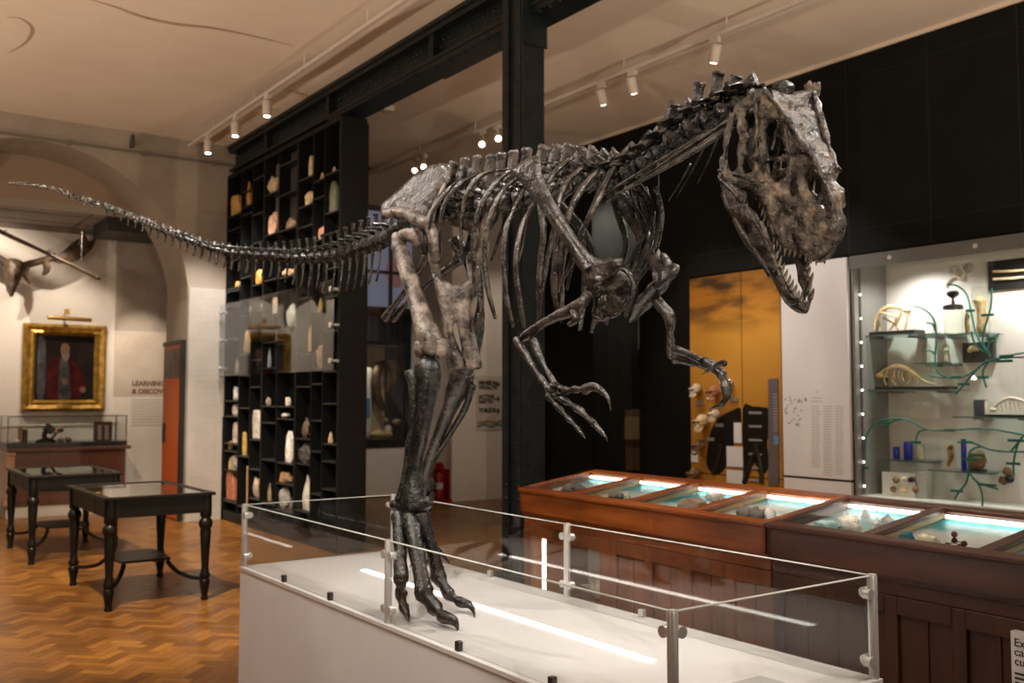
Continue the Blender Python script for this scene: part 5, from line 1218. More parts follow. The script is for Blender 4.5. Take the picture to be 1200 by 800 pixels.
# pale backed bay in the middle
MB().box(XBK-.01, XBK-.0005, cols[4]+.007, cols[3]-.022, onX(318, 272, XF).z, onX(318, 188, XF).z).build('grey_back', M_shg, BK)
MB().box(XBK-.01, XBK-.0005, cols[5]+.022, cols[4]-.007, onX(338, 262, XF).z, onX(338, 172, XF).z).build('grey_back', mat('shelving_grey_dim', (.05, .047, .044), .6), BK)
IT = [  # px, py, w, h, colour, kind, name, label
 (276, 243, 15, 22, (.55, .33, .10), 'slab', 'golden_slab', 'golden fossil slab at the far left of the top shelving rows'),
 (290.4, 231, 7, 25, (.45, .22, .06), 'curl', 'amber_horn', 'curved amber horn beside the golden fossil slab'),
 (302, 214, 5, 13, (.12, .09, .06), 'lump', 'dim_rock', 'dim narrow brown rock high in the left shelving module'),
 (302, 242, 5, 12, (.10, .08, .05), 'lump', 'dim_rock', 'dim brown rock right of the amber horn'),
 (319, 220, 15, 18, (.55, .42, .28), 'shell', 'fan_shell', 'beige fan-shaped shell in the pale-backed shelving bay'),
 (321, 264, 11, 23, (.62, .38, .29), 'lump', 'pink_fossil', 'pink upright fossil low in the pale-backed bay'),
 (342, 263, 11, 12, (.22, .14, .09), 'lump', 'brown_fossil', 'brown rounded fossil right of the pink upright fossil'),
 (365, 197, 5, 24, (.65, .50, .33), 'slab', 'cream_slab', 'tall cream slab near the top of the right shelving module'),
 (378, 208, 4, 9, (.6, .46, .30), 'spire', 'tiny_spire', 'tiny cream spire right of the tall cream slab'),
 (392, 200, 4, 8, (.55, .42, .28), 'spire', 'tiny_spire', 'tiny cream spire at the top right corner of the shelving'),
 (363, 234, 9, 16, (.58, .45, .30), 'lump', 'cream_rock', 'cream rock below the tall cream slab'),
 (389, 234, 9, 34, (.14, .15, .11), 'slab', 'greenish_slab', 'tall greenish grey slab at the right end of shelving'),
 (374, 276, 9, 14, (.35, .17, .12), 'lump', 'reddish_stone', 'reddish stone just above the dinosaur tail in right module'),
 (301, 285, 7, 8, (.48, .26, .20), 'lump', 'rosy_stone', 'small rosy stone just above the dinosaur tail in left module'),
 (286.5, 333, 10, 11, (.55, .29, .22), 'crystal', 'salmon_mineral', 'salmon pink mineral lump just below the tail'),
 (304, 326, 9, 16, (.65, .32, .07), 'lump', 'orange_mineral', 'bright orange mineral just below the tail'),
 (278.5, 334, 4, 7, (.65, .32, .06), 'lump', 'orange_chip', 'tiny orange chip left of the salmon pink mineral'),
 (339, 320, 14, 9, (.58, .40, .25), 'shell', 'flat_shell', 'flat beige shell below the tail in the middle module'),
 (295.6, 363, 5, 10, (.35, .25, .17), 'lump', 'tan_stone', 'small tan stone behind the glass sheet near its top left'),
 (310, 358, 9, 8, (.75, .70, .62), 'crystal', 'white_mineral', 'small white mineral behind the glass sheet, top middle'),
 (324.5, 359, 9, 18, (.68, .52, .38), 'slab', 'cream_block', 'cream angular block behind the glass sheet right of white mineral'),
 (342, 371, 13, 25, (.68, .62, .52), 'crystal', 'white_crystals', 'large white crystal mass behind the glass sheet'),
 (373, 359, 6, 15, (.50, .30, .10), 'spire', 'amber_spire', 'thin amber spire behind the glass sheet, top right'),
 (366.5, 398, 9, 29, (.62, .34, .16), 'slab', 'orange_slab', 'orange leaf-shaped slab behind the right of the glass sheet'),
 (384, 418, 14, 26, (.36, .18, .11), 'lump', 'reddish_boulder', 'reddish brown boulder at the lower right of the glass sheet'),
 (291, 401, 12, 26, (.60, .38, .18), 'crystal', 'orange_tan_rock', 'orange tan knobbly rock behind the left of the glass sheet'),
 (277.5, 430, 5, 18, (.42, .33, .24), 'spire', 'tan_point', 'tan pointed stone at the lower left of the glass sheet'),
 (326, 391, 5, 18, (.35, .28, .22), 'spire', 'dim_point', 'dim tan point in the middle of the glass sheet'),
 (314.5, 421, 5, 20, (.45, .46, .46), 'spire', 'white_spike', 'white slender spike low behind the glass sheet'),
 (277, 462, 7, 14, (.75, .71, .66), 'hourglass', 'white_bone', 'white knuckle-shaped bone, highest just below the glass sheet at left'),
 (276, 481, 7, 12, (.6, .53, .46), 'lump', 'pale_stone', 'pale stone directly beneath the white knuckle-shaped bone'),
 (276, 508, 6, 22, (.62, .48, .43), 'slab', 'pinkish_slab', 'pinkish narrow slab beneath the pale stone at left'),
 (299.5, 499, 13, 30, (.55, .51, .45), 'slab', 'grey_white_slab', 'large grey white slab in the lower left module'),
 (314, 471, 4, 8, (.35, .30, .24), 'lump', 'small_pebble', 'small pebble in the narrow middle column under the glass'),
 (337.6, 471, 5, 9, (.72, .68, .62), 'slab', 'white_tab', 'small white tab stone under the right of middle module'),
 (335, 487, 9, 6, (.66, .60, .54), 'shell', 'white_shell', 'little white shell just beneath the white tab stone'),
 (359, 503, 10, 20, (.13, .10, .07), 'crystal', 'dark_brown_rock', 'dark brown rough rock in the lower right module'),
 (387.5, 513, 4, 12, (.45, .34, .2), 'spire', 'ochre_edge', 'ochre sliver at the right end of the shelving, knee height of skeleton'),
 (285, 521, 4, 24, (.62, .42, .12), 'slab', 'yellow_sliver', 'thin yellow upright slab low in the left module'),
 (266, 522, 4, 9, (.45, .28, .1), 'lump', 'ochre_chip', 'small ochre chip at far left, low'),
 (265, 542, 7, 14, (.65, .42, .10), 'spire', 'yellow_stone', 'bright yellow stone at far left beside grey striped rock'),
 (276, 543, 12, 15, (.30, .28, .25), 'lump', 'grey_striped_rock', 'grey mottled rock right of the bright yellow stone'),
 (267.6, 569, 14, 32, (.42, .15, .07), 'slab', 'terracotta_slab', 'large leaning terracotta slab at the bottom left'),
 (279, 574, 6, 23, (.40, .15, .08), 'slab', 'terracotta_tile', 'narrow terracotta slab right of the large leaning one'),
 (291, 572, 4, 42, (.45, .27, .13), 'slab', 'tan_plank', 'tall thin tan stone standing right of the terracotta slabs'),
 (301.4, 572, 9, 22, (.42, .33, .26), 'crystal', 'mottled_fossil', 'mottled pinkish fossil at the bottom, right of tan stone'),
 (311, 546, 3, 8, (.8, .76, .7), 'hourglass', 'white_piece', 'tiny white piece in the small compartment low in the middle'),
 (316, 578, 5, 20, (.20, .15, .08), 'spire', 'dim_ochre_stone', 'dim ochre stone at the bottom of the middle module'),
 (340, 527, 11, 30, (.70, .68, .65), 'hourglass', 'white_fossil', 'white twisted fossil, brightest in lower right module'),
 (356.4, 532, 19, 20, (.05, .05, .045), 'lump', 'dark_boulder', 'dark grey boulder right of the white twisted fossil'),
 (335, 560, 14, 11, (.20, .12, .06), 'lump', 'brown_rock', 'brown rock beneath the white twisted fossil'),
 (334, 585, 15, 22, (.18, .18, .165), 'lump', 'grey_rock', 'grey rock at the bottom under the brown rock'),
 (361, 580, 13, 36, (.36, .34, .31), 'spire', 'tall_grey_spire', 'tall grey pointed rock at the bottom right of the shelving')]
levels = [[] for _ in range(8)]
XI = XF+.075
for k, (px, py, w, h, col, kind, nm, lb) in enumerate(IT):
    p = onX(px, py+h/2, XI); dep = (p-CAM).dot(FW); q = dep/FPX
    ci = 0
    for j in range(8):
        if cols[j+1] <= p.y <= cols[j]: ci = j
    lo, hi = cols[ci+1]+.012, cols[ci]-.012
    # the shelves recede from the camera, so a pixel of width spans more of the shelf
    dy = min(w*q*1.8, (hi-lo)*.96); yc = min(max(p.y, lo+dy/2), hi-dy/2); z = max(p.z, .135)
    rock(nm, lb, 'fossil' if any(t in nm for t in ('fossil', 'shell', 'bone')) else 'rock', V((XI, yc, z+.002)), (max(.06, min(.145, w*q*1.0)), dy, h*q*1.12), rmat(tuple(min(.85, c*1.2) for c in col), .6, .35), 'rocks and fossils on the tall black shelving', kind, k+1, 8)
    levels[ci].append((z, h*q))
rs = random.Random(3)
for ci in range(8):
    zs = sorted(levels[ci]); out = [z for z, h in zs if z > .16]; z = .13
    allz = [.13]+out+[topz]
    for a, b in zip(allz, allz[1:]):
        g = b-a; hh = max([h for zz, h in zs if abs(zz-a) < .01] or [.2])
        if g > .62 and g-hh > .3:
            n = int((g-hh-.1)//.34)
            for t in range(n): out.append(a+hh+.1+(g-hh-.1)*(t+.5)/max(n, 1)+rs.uniform(-.05, .05))
    lo, hi = cols[ci+1]+.007, cols[ci]-.007
    for z in out: MB().box(XF+.004, XBK, lo, hi, z-.016, z).build('shelf', M_shs, BK)
# glass sheet with stand-offs over the middle rows
ga, gb = onX(266, 345, XF-.08), onX(392, 340, XF-.08); gz0, gz1 = onX(330, 437, XF-.08).z, onX(330, 341, XF-.08).z
gy_a, gy_b = YB-.06, onX(391, 400, XF-.08).y
GS = thing('glass_sheet', 'large clear glass sheet on steel stand-offs across the middle of the black shelving', 'glass sheet', (XF-.08, (gy_a+gy_b)/2, gz0))
MB().box(XF-.084, XF-.076, gy_b, gy_a, gz0, gz1).build('pane', glassmat('sheet_glass', (.88, .92, .95), 1.0), GS)
for y in (gy_a-.06, gy_b+.05):
    for z in (gz0+.1, (gz0+gz1)/2, gz1-.1): MB().cyl((XF-.10, y, z), (XF-.0005, y, z), .016, 10).cyl((XF-.105, y, z), (XF-.085, y, z), .03, 14).build('standoff', M_steel, GS, smooth=True)
# ================================================================== GALLERY BEHIND THE ARCH
YG = 15.0
def P(px, py, Y=YG): return onY(px, py, Y)
def ybox(px0, px1, py0, py1, y0, y1, m, name, parent=None, Y=None, bevel=0.):
    Y = Y if Y is not None else y0; a, b = onY(px0, py0, Y), onY(px1, py1, Y)
    return MB().box(min(a.x, b.x), max(a.x, b.x), y0, y1, min(a.z, b.z), max(a.z, b.z)).build(name, m, parent, bevel=bevel)
M_gold = noisemat('gilt', (.30, .16, .025), (.62, .38, .08), scale=14, rough=.35, metal=.55, bump=.4, bscale=30, dist=.01)
a, b = P(28, 378, 14.93), P(123, 480, 14.93); fx0, fx1, fz1, fz0 = a.x, b.x, a.z, b.z-.02
PT = thing('portrait_painting', 'gilt framed portrait of a bearded person in a red robe', 'painting', ((fx0+fx1)/2, 14.93, fz0))
fw_ = .17
def frame(x0, x1, z0, z1, w, y0, y1, m, name, parent):
    mm = MB(); pr = [(0, 0), (.0, .6), (.25, 1.), (.55, .75), (.75, .9), (1., .35), (1, 0)]
    rows = []
    for t, hh in pr:
        d = w*t; y = y1-(y1-y0)*hh
        rows.append([(x0+d, y, z0+d), (x1-d, y, z0+d), (x1-d, y, z1-d), (x0+d, y, z1-d), (x0+d, y, z0+d)])
    return mm.grid(rows).build(name, m, parent)
frame(fx0, fx1, fz0, fz1, fw_, 14.90, 14.999, M_gold, 'frame', PT)
cx0, cx1, cz0, cz1 = fx0+fw_-.01, fx1-fw_+.01, fz0+fw_-.01, fz1-fw_+.01; cw_, ch_ = cx1-cx0, cz1-cz0
MB().box(cx0, cx1, 14.955, 14.98, cz0, cz1).build('canvas', noisemat('canvas_dark', (.006, .004, .005), (.02, .012, .010), scale=3, rough=.6, spec=.2), PT)
M_dred = noisemat('paint_red', (.03, .003, .003), (.09, .007, .006), scale=8, rough=.65, spec=.2); M_skin = mat('paint_skin', (.20, .10, .06), .5); M_beard = mat('paint_beard', (.2, .17, .15), .5); M_slate = noisemat('paint_slate', (.03, .03, .037), (.10, .10, .11), scale=5, rough=.65, spec=.2)
def pshape(pts, m, k, name): MB().prism([(p.x, p.y) for p in catmull([(u, v, 0) for u, v in pts], 4, True)], lambda u, v: V((cx0+u*cw_, 14.955-.0012*k, cz0+v*ch_)), (0, .0011, 0)).build(name, m, PT)
pshape([(.05, .98), (.05, .05), (.16, .05), (.18, .5), (.15, .98)], M_slate, 1, 'curtain_paint')
pshape([(.25, .0), (.20, .35), (.22, .58), (.38, .68), (.58, .66), (.74, .50), (.86, .28), (.80, .1), (.70, .0)], M_dred, 2, 'robe_paint')
pshape([(.42, .0), (.40, .35), (.42, .64), (.52, .66), (.58, .4), (.60, .0)], M_slate, 3, 'gown_paint')
pshape([(.43, .72), (.42, .80), (.45, .87), (.52, .88), (.57, .82), (.56, .72), (.50, .68)], M_skin, 4, 'face_paint')
pshape([(.44, .72), (.46, .64), (.51, .60), (.56, .65), (.565, .73), (.50, .71)], M_beard, 5, 'beard_paint')
pshape([(.45, .28), (.46, .34), (.54, .32), (.55, .26), (.49, .24)], M_skin, 5, 'hand_paint'); pshape([(.76, .16), (.78, .21), (.86, .19), (.85, .13), (.80, .12)], M_skin, 5, 'hand_paint')
ybox(66, 84, 473, 477.5, 14.895, 14.905, M_gold, 'nameplate', PT, 14.9)
PLm = thing('picture_lamp', 'brass picture lamp fixed above the gilt framed portrait', 'lamp', tuple(P(80, 372, 14.8)))
M_brass = mat('brass', (.55, .34, .12), .28, .9)
a, b = P(56, 371.5, 14.75), P(107, 375, 14.75); MB().cyl(a, b, .03, 12).build('shade', M_brass, PLm, smooth=True)
c = P(78.5, 366, 14.78); MB().box(c.x-.03, c.x+.03, 14.76, 14.82, c.z-.03, c.z+.05).cyl((c.x, 14.8, c.z), (c.x, 14.999, c.z-.03), .012, 8).build('bracket', M_brass, PLm, bevel=.008)
# cabinet with vitrine
YC = 14.30
M_cab = woodmat('cabinet_mahogany', (.055, .018, .010), (.10, .035, .016), 0, rough=.35)
M_cabl = woodmat('cabinet_carved', (.30, .15, .08), (.42, .24, .14), 2, rough=.5)
a, b = P(8, 524, YC), P(149, 590, YC); kx0, kx1 = a.x, b.x; kz = P(80, 523.5, YC).z; kb = P(80, 589, YC).z
CB = thing('low_cabinet', 'dark mahogany cabinet with a pale carved corner below the portrait', 'cabinet', ((kx0+kx1)/2, 14.6, 0))
MB().box(kx0+.1, kx1-.03, YC+.02, 14.96, max(kb, .12), kz-.05).build('body', M_cab, CB)
MB().box(kx0, kx1+.03, YC-.03, 14.965, kz-.05, kz).build('top', M_cab, CB, bevel=.008)
MB().box(kx0+.02, kx1-.02, YC+.06, 14.96, 0, max(kb, .12)).build('base', mat('cabinet_base', (.5, .46, .4), .6), CB)
MB().box(kx0, kx0+.1, YC, 14.9, max(kb, .12), kz-.05).box(kx0-.02, kx0+.11, YC-.015, 14.9, kz-.1, kz-.05).box(kx0-.02, kx0+.11, YC-.015, 14.9, max(kb, .12), max(kb, .12)+.07).build('carved_pilaster', M_cabl, CB, bevel=.008)
for f in (.36, .68): MB().box(kx0+(kx1-kx0)*f-.02, kx0+(kx1-kx0)*f+.02, YC+.005, YC+.02, .2, kz-.08).build('stile', M_cab, CB)
vx0, vx1, vz1 = P(8, 500, YC+.05).x, P(149, 500, YC+.05).x, P(80, 487, YC+.05).z
VT = thing('table_vitrine', 'long glass case of old instruments standing on the mahogany cabinet', 'vitrine', ((vx0+vx1)/2, 14.6, kz))
MB().box(vx0, vx1, YC+.03, 14.94, kz+.001, kz+.065).build('base', M_blackb, VT, bevel=.004)
MB().box(vx0+.01, vx1-.01, YC+.04, 14.93, kz+.066, vz1).build('glass', M_glass2, VT)
m = MB()
for x in (vx0+.012, vx1-.012):
    for y in (YC+.042, 14.928): m.box(x-.006, x+.006, y-.006, y+.006, kz+.066, vz1)
for y in (YC+.042, 14.928): m.box(vx0+.006, vx1-.006, y-.006, y+.006, vz1-.01, vz1)
m.build('edges', M_blackb, VT)
zb = kz+.066
def gv(px, py, Y=14.55): return P(px, py, Y)
def tube_box(px0, px1, py0, m, nm, lb, cat):
    a, b = gv(px0, py0), gv(px1, py0); return tag(MB().box(a.x, b.x, 14.5, 14.6, zb, a.z).build(nm, m, None, bevel=.01), lb, cat, 'old books in the glass case')
tube_box(21.5, 26.5, 499, mat('book_tan', (.25, .15, .09), .5), 'upright_book', 'tan upright book at the left inside the long glass case', 'book'); tube_box(27, 32, 503, mat('book_dark', (.03, .028, .026), .5), 'upright_book', 'dark upright book beside the tan one in the long glass case', 'book')
tag(MB().blob(gv(21, 517)+V((0, 0, 0)), .05, .05, .03, 6).build('white_shell', M_pale, None, smooth=True, rough=(.01, 20)), 'small white shell in front of the upright books', 'shell')
MS = thing('old_microscope', 'black old microscope-like instrument with tilted head in the long glass case', 'instrument', tuple(gv(56, 519)))
M_ins = mat('instrument_black', (.015, .014, .013), .35, .3)
MB().lathe([(.13, zb), (.13, zb+.02), (.05, zb+.05), (.03, zb+.06)], (gv(54, 500).x, 14.55, 0), 14).build('foot', M_ins, MS, smooth=True)
MB().tube([gv(55, 517), gv(52, 511), gv(54, 505), gv(60, 502)], [.03, .03, .035, .03], seg=8, sub=4).tube([gv(58, 516), gv(64, 510), gv(66, 505)], .018, seg=8, sub=3).build('arm', M_ins, MS, smooth=True)
MB().bar(gv(53, 499), gv(62, 505.5), .10, .14, (0, 1, 0)).build('head', M_ins, MS, bevel=.01); MB().cyl(gv(64, 505.5), gv(74, 503.5), .028, 12).build('eyepiece', M_ins, MS, smooth=True); MB().cyl(gv(63, 506), gv(67, 505.5), .035, 12).build('collar', M_brass, MS, smooth=True)
for i, (x, w) in enumerate(((70, .07), (79, .09))): rock('brown_fossil_piece', ['small reddish brown fossil left of its pair, in the long glass case', 'larger reddish brown fossil right of its pair, in the long glass case'][i], 'fossil', V((gv(x, 510).x, 14.5, zb)), (.1, w*1.6, .06), rmat((.22, .12, .08)), 'small fossils in the glass case', 'crystal', 40+i, 7)
FB = thing('framed_tubes', 'dark framed box holding two pale tubes at the right of the long glass case', 'box', tuple(gv(121, 518)))
ybox(111.5, 131, 494, 518, 14.5, 14.6, mat('box_walnut', (.05, .025, .018), .5), 'box', FB, 14.5); 
for x in (117, 125): MB().cyl(gv(x, 498, 14.49), gv(x, 515, 14.49), .035, 10).build('tube', mat('tube_mauve', (.30, .24, .22), .4), FB, smooth=True)
# stag skull with antlers
M_ant = noisemat('antler_dark', (.035, .022, .014), (.12, .075, .045), scale=10, rough=.5, bump=.5)
EK = thing('antlered_skull', 'dark giant deer skull with broad antlers hanging on the gallery wall', 'antlers', tuple(P(18, 330, 14.72)))
YE = 14.45
def E(px, py, dy=0.): return P(px, py, YE+dy)
MB().tube([E(17, 309), E(16, 318, -.04), E(14.5, 330, -.1), E(13, 342, -.16), E(12.5, 346, -.16)], [(.13, .15), (.12, .16), (.09, .12), (.05, .06), (.03, .035)], seg=12, sub=4).build('skull', M_ant, EK, smooth=True, rough=(.02, 9))
for sg, pts in ((1, [(20, 314), (36, 309), (52, 305), (66, 300)]), (-1, [(12, 314), (3, 305), (-8, 298), (-20, 290)])):
    MB().tube([E(x, y, .05) for x, y in pts], [.06, .05, .048, .06], seg=10, sub=4).build('antler_beam', M_ant, EK, smooth=True, rough=(.008, 12))
MB().tube([E(31, 312, .05), E(30, 322), E(34, 330, -.05), E(36, 333, -.05)], [.045, .04, .02, .008], seg=8, sub=4).build('tine', M_ant, EK, smooth=True)
MB().tube([E(52, 306, .05), E(55, 311), E(54, 318), E(50, 322)], [.045, .05, .04, .02], seg=8, sub=4).build('tine', M_ant, EK, smooth=True)
palm = [(62, 303), (70, 297), (82, 287), (90, 281), (93, 279), (93, 283), (91, 287), (95, 284), (97, 275), (98, 271), (100, 276), (104, 282), (109, 280), (114, 274), (117, 273), (114, 280), (110, 288), (106, 294), (99, 300), (88, 306), (76, 308), (66, 308)]
pm = MB().plate(palm, lambda x, y: E(x, y, .05+.003*(x-60)), (0, 1, 0), .012, .035, 5, step=4, smooth=2); pm.build('antler_palm', M_ant, EK, smooth=True, rough=(.01, 10))
pm2 = MB().plate([(-18-(x-62)*.9, y-13) for x, y in palm], lambda x, y: E(x, y, .05), (0, 1, 0), .012, .035, 5, step=6, smooth=2); pm2.build('antler_palm', M_ant, EK, smooth=True)
MB().cyl(E(16, 318), (E(16, 318).x, 14.999, E(16, 318).z), .03, 8).build('mount', M_blackb, EK)
YS = 13.9
SPR = thing('spear', 'long thin dark barbed spear hanging slantwise before the antlers', 'spear', tuple(P(60, 300, YS)))
MB().tube([P(-40, 250, YS), P(0, 271, YS), P(58, 298, YS), P(113, 325, YS)], [.018, .03, .024, .02], seg=8, sub=3).build('shaft', M_ant, SPR, smooth=True)
MB().tube([P(111, 323.5, YS), P(114, 325.5, YS), P(119, 327.5, YS)], [.02, .035, .003], seg=8).build('tip', M_ant, SPR, smooth=True)
for a, b in (((2, 272), (9, 269)), ((2, 273), (9, 274)), ((55, 296), (58, 291)), ((57, 297), (61, 292))): MB().tube([P(*a, YS), P(*b, YS)], [.012, .003], seg=6).build('barb', M_ant, SPR)
for x, y in ((20, 280), (95, 316)): p = P(x, y, YS); MB().cyl(p, (p.x, YS, 4.049), .0012, 5).build('wire', M_steel, SPR)
# graphic wall panel with heading
GP = thing('learning_panel', 'beige map-printed wall panel with a brown two-line heading, right of the portrait', 'information panel', (4.2, 14.98, .3))
gxa = P(134, 400).x
M_map = noisemat('map_print_beige', (.40, .35, .30), (.52, .46, .40), scale=2.2, rough=.7, detail=8); M_map_lit = noisemat('map_print_lit', (.56, .48, .40), (.68, .61, .54), scale=2., rough=.7, detail=8)
zmid = P(160, 388).z
MB().box(gxa, 5.15, 14.982, 14.999, zmid, 3.97).build('map_print', M_map, GP); MB().box(gxa, 5.15, 14.982, 14.999, P(160, 465).z, zmid).build('lit_print', M_map_lit, GP); MB().box(gxa, 5.15, 14.982, 14.999, .2205, P(160, 465).z).build('text_sheet', M_white, GP)  # middle band paler: pool of light put into the print colour
M_brtxt = mat('heading_brown', (.20, .10, .07), .6)
p1, p2 = P(154.6, 451.6, 14.98), P(154.6, 461, 14.98)
text('heading', 'LEARNING', p1, .099, M_brtxt, GP, bold=.004); text('heading', '& DISCOVERY', p2, .099, M_brtxt, GP, bold=.004)
b_l = MB()
for k in range(10): z = P(160, 468+k*3.3).z; b_l.box(p1.x, p1.x+.55, 14.979, 14.982, z-.008, z+.008)
b_l.build('text_block', mat('text_faint', (.6, .56, .52), .7), GP)
# open orange door against the pier
DX = AX+AR-.06
dr = struct('door_1', MB().box(DX, DX+.04, 12.76, 13.52, .02, 2.30), mat('door_orange', (.50, .10, .018), .4))
MB().box(DX-.012, DX+.045, 12.70, 12.76, .0, 2.36).box(DX-.012, DX+.045, 12.76, 13.54, 2.30, 2.36).build('door_edge', M_blackb, dr)
MB().box(DX-.004, DX, 12.80, 13.48, 1.86, 2.26).build('door_picture', noisemat('picture_sepia', (.02, .014, .012), (.14, .10, .085), scale=4, rough=.3), dr)
MB().box(DX-.012, DX, 13.38, 13.49, 1.0, 1.26).build('push_plate', mat('plate_dark', (.03, .028, .028), .35, .6), dr)
# ================================================================== FAR RIGHT ROOM
SGN = thing('direction_sign', 'pale wall sign with black words, arrows and a wavy coloured strip', 'sign', tuple(onY(574, 470, YB)))
ybox(558.5, 591, 440, 503, YB-.012, YB-.0005, noisemat('sign_board', (.62, .57, .50), (.66, .61, .54), scale=3, rough=.6), 'board', SGN, YB-.01)
M_blk = mat('sign_black', (.01, .01, .01), .6); Yt = YB-.0125
for (px, py, tx, sz) in ((561, 450.5, 'MINERAL', .088), (561, 456, 'WEALTH', .088), (561, 467, 'ACTIVE', .088), (561, 472.5, 'EARTH', .088), (561, 483, 'TOILETS', .088)): text('wording', tx, onY(px, py, Yt), sz, M_blk, SGN, bold=.005)
def arrow(px, py, ang):
    c = onY(px, py, Yt); b = MB(); d = V((math.cos(ang), 0, math.sin(ang))); n = V((-d.z, 0, d.x)); L = .055
    for a, e in ((c-d*L, c+d*L), (c+d*L, c+d*L*.2+n*L*.7), (c+d*L, c+d*L*.2-n*L*.7)): b.bar(a, e, .004, .022, (0, 1, 0)) if False else b.bar(a, e, .022, .004, (0, 1, 0))
    b.build('arrow', M_blk, SGN)
arrow(582.5, 451.5, math.radians(45)); arrow(582, 467.5, 0); arrow(582, 481.5, 0)
def wave(py, h, m, ph): 
    n = 16; up_ = [(560+k*29/n, py+1.2*math.sin(ph+k*.7)) for k in range(n+1)]; MB().prism(up_+[(x, y+h) for x, y in reversed(up_)], lambda a, b: onY(a, b, Yt), (0, -.002, 0)).build('colour_strip', m, SGN)
wave(493, 2.2, mat('strip_brown', (.30, .17, .07), .6), 0); wave(495.4, 1.8, mat('strip_ochre', (.6, .42, .12), .6), 1); wave(497.5, 2.4, mat('strip_teal', (.05, .24, .28), .6), 2)
# fire point
ep = onZ(515, 588, 0); 
ES = thing('extinguisher_stand', 'red rounded stand holding the fire extinguisher against the pale wall', 'stand', (ep.x, ep.y, 0)); M_red = mat('red_enamel', (.32, .010, .012), .35)
hw = .155; st = [(-hw, .02), (hw, .02), (hw, .52), (hw*.8, .60), (-hw*.8, .60), (-hw, .52)]
MB().prism(st, lambda a, z: V((ep.x+a, ep.y+.10, z)), (0, .03, 0)).build('back_plate', M_red, ES, bevel=.01); MB().box(ep.x-hw, ep.x+hw, ep.y-.12, ep.y+.13, 0, .04).build('tray', M_red, ES, bevel=.01)
for s_ in (-1, 1): MB().box(ep.x+s_*hw-.012, ep.x+s_*hw+.012, ep.y-.05, ep.y+.12, .04, .5).build('side_wing', M_red, ES, bevel=.008)
EX = thing('fire_extinguisher', 'red fire extinguisher with white label standing in the red stand', 'fire extinguisher', (ep.x-.02, ep.y, .041))
MB().lathe([(.06, .041), (.072, .055), (.072, .36), (.06, .41), (.025, .44), (.022, .46), (.0, .46)], (ep.x-.02, ep.y, 0), 18).build('cylinder', M_red, EX, smooth=True)
MB().box(ep.x-.07, ep.x+.01, ep.y-.02, ep.y+.02, .455, .50).build('valve', M_blackb, EX, bevel=.006); MB().tube([V((ep.x-.02, ep.y, .48)), V((ep.x-.10, ep.y-.03, .46)), V((ep.x-.11, ep.y-.04, .3)), V((ep.x-.09, ep.y-.03, .15))], .011, seg=8, sub=4).build('hose', M_blackb, EX, smooth=True)
MB().tube([(ep.x-.02, ep.y, .2), (ep.x-.02, ep.y, .30)], [.0728, .0728], seg=18, caps=False).build('label_band', M_plw, EX, smooth=True)
# vitrine with tusk
YV = 13.96; q0, q1 = onY(405, 570, YV), onY(474.5, 515, YV)
vx0, vx1 = q0.x, q1.x; vb, vt = onY(470, 524, YV).z, onY(470, 405, YV).z
VB = thing('standing_vitrine', 'white based vitrine with black frame and glass, seen between shelving and leg bones', 'vitrine', ((vx0+vx1)/2, YV+.35, 0))
MB().box(vx0, vx1, YV, YV+.7, .02, vb).build('base', M_plw, VB); MB().box(vx0+.02, vx1-.02, YV+.02, YV+.68, 0, .02).build('foot', M_woodd, VB)
zq = onY(470, 514, YV).z
MB().box(vx0-.01, vx1+.01, YV-.01, YV+.71, vb, zq).build('plinth_band', M_blackb, VB)
m = MB(); w = .03
for x in (vx0, vx1-w): 
    for y in (YV, YV+.7-w): m.box(x, x+w, y, y+w, zq, vt)
m.box(vx0, vx1, YV, YV+.7, vt, vt+.07); m.build('frame', M_blackb, VB)
MB().box(vx0+.03, vx1-.03, YV+.005, YV+.01, zq, vt).build('glass', M_glass2, VB); MB().box(vx0+.03, vx1-.03, YV+.66, YV+.68, zq, vt).build('back_panel', noisemat('vitrine_back', (.50, .40, .32), (.55, .45, .36), scale=3, rough=.7), VB)
MB().box(vx0+.1, vx1-.1, YV+.1, YV+.14, vt-.012, vt-.001).build('top_strip', M_plw, VB)  # added plain strip, gives no light
YK = YV+.45
def K(px, py, dy=0.): return onY(px, py, YK+dy)
M_tusk = noisemat('tusk_brown', (.045, .028, .018), (.14, .09, .055), scale=8, rough=.5)
o = MB().tube([K(452, 424), K(443, 432), K(440, 448), K(443, 466), K(450, 478), K(459, 482)], [.045, .075, .085, .075, .05, .015], seg=12, sub=5).build('tusk', M_tusk, None, smooth=True, rough=(.01, 8)); tag(o, 'large curved brown tusk hanging in the white based vitrine', 'tusk')
o = MB().tube([K(457, 423, -.2), K(461, 436, -.2), K(459, 450, -.2), K(454, 460, -.2)], [.09, .10, .08, .03], seg=12, sub=4).build('horn_core', M_tusk, None, smooth=True, rough=(.01, 8)); tag(o, 'brown straight horn hanging right beside the curved tusk', 'horn')
rock('round_nodule', 'round tan nodule mounted right of the hanging horn', 'fossil', K(465, 441, .13), (.2, .16, .16), rmat((.28, .19, .11)), None, 'lump', 50, 8)
for i, (x, y) in enumerate(((451, 495), (465, 497))):
    rock('small_pale_skull', ['pale yellow bowl-shaped fossil, left of two, under the tusk', 'pale yellow bowl-shaped fossil, right of two, under the tusk'][i], 'fossil', K(x, y, .145), (.14, .15, .09), rmat((.62, .48, .28)), 'pale fossils under the tusk', 'shell', 52+i, 8)
t = thing('ochre_fossil', 'long ochre fossil with a white knob on the vitrine floor', 'fossil', tuple(K(445, 513)))
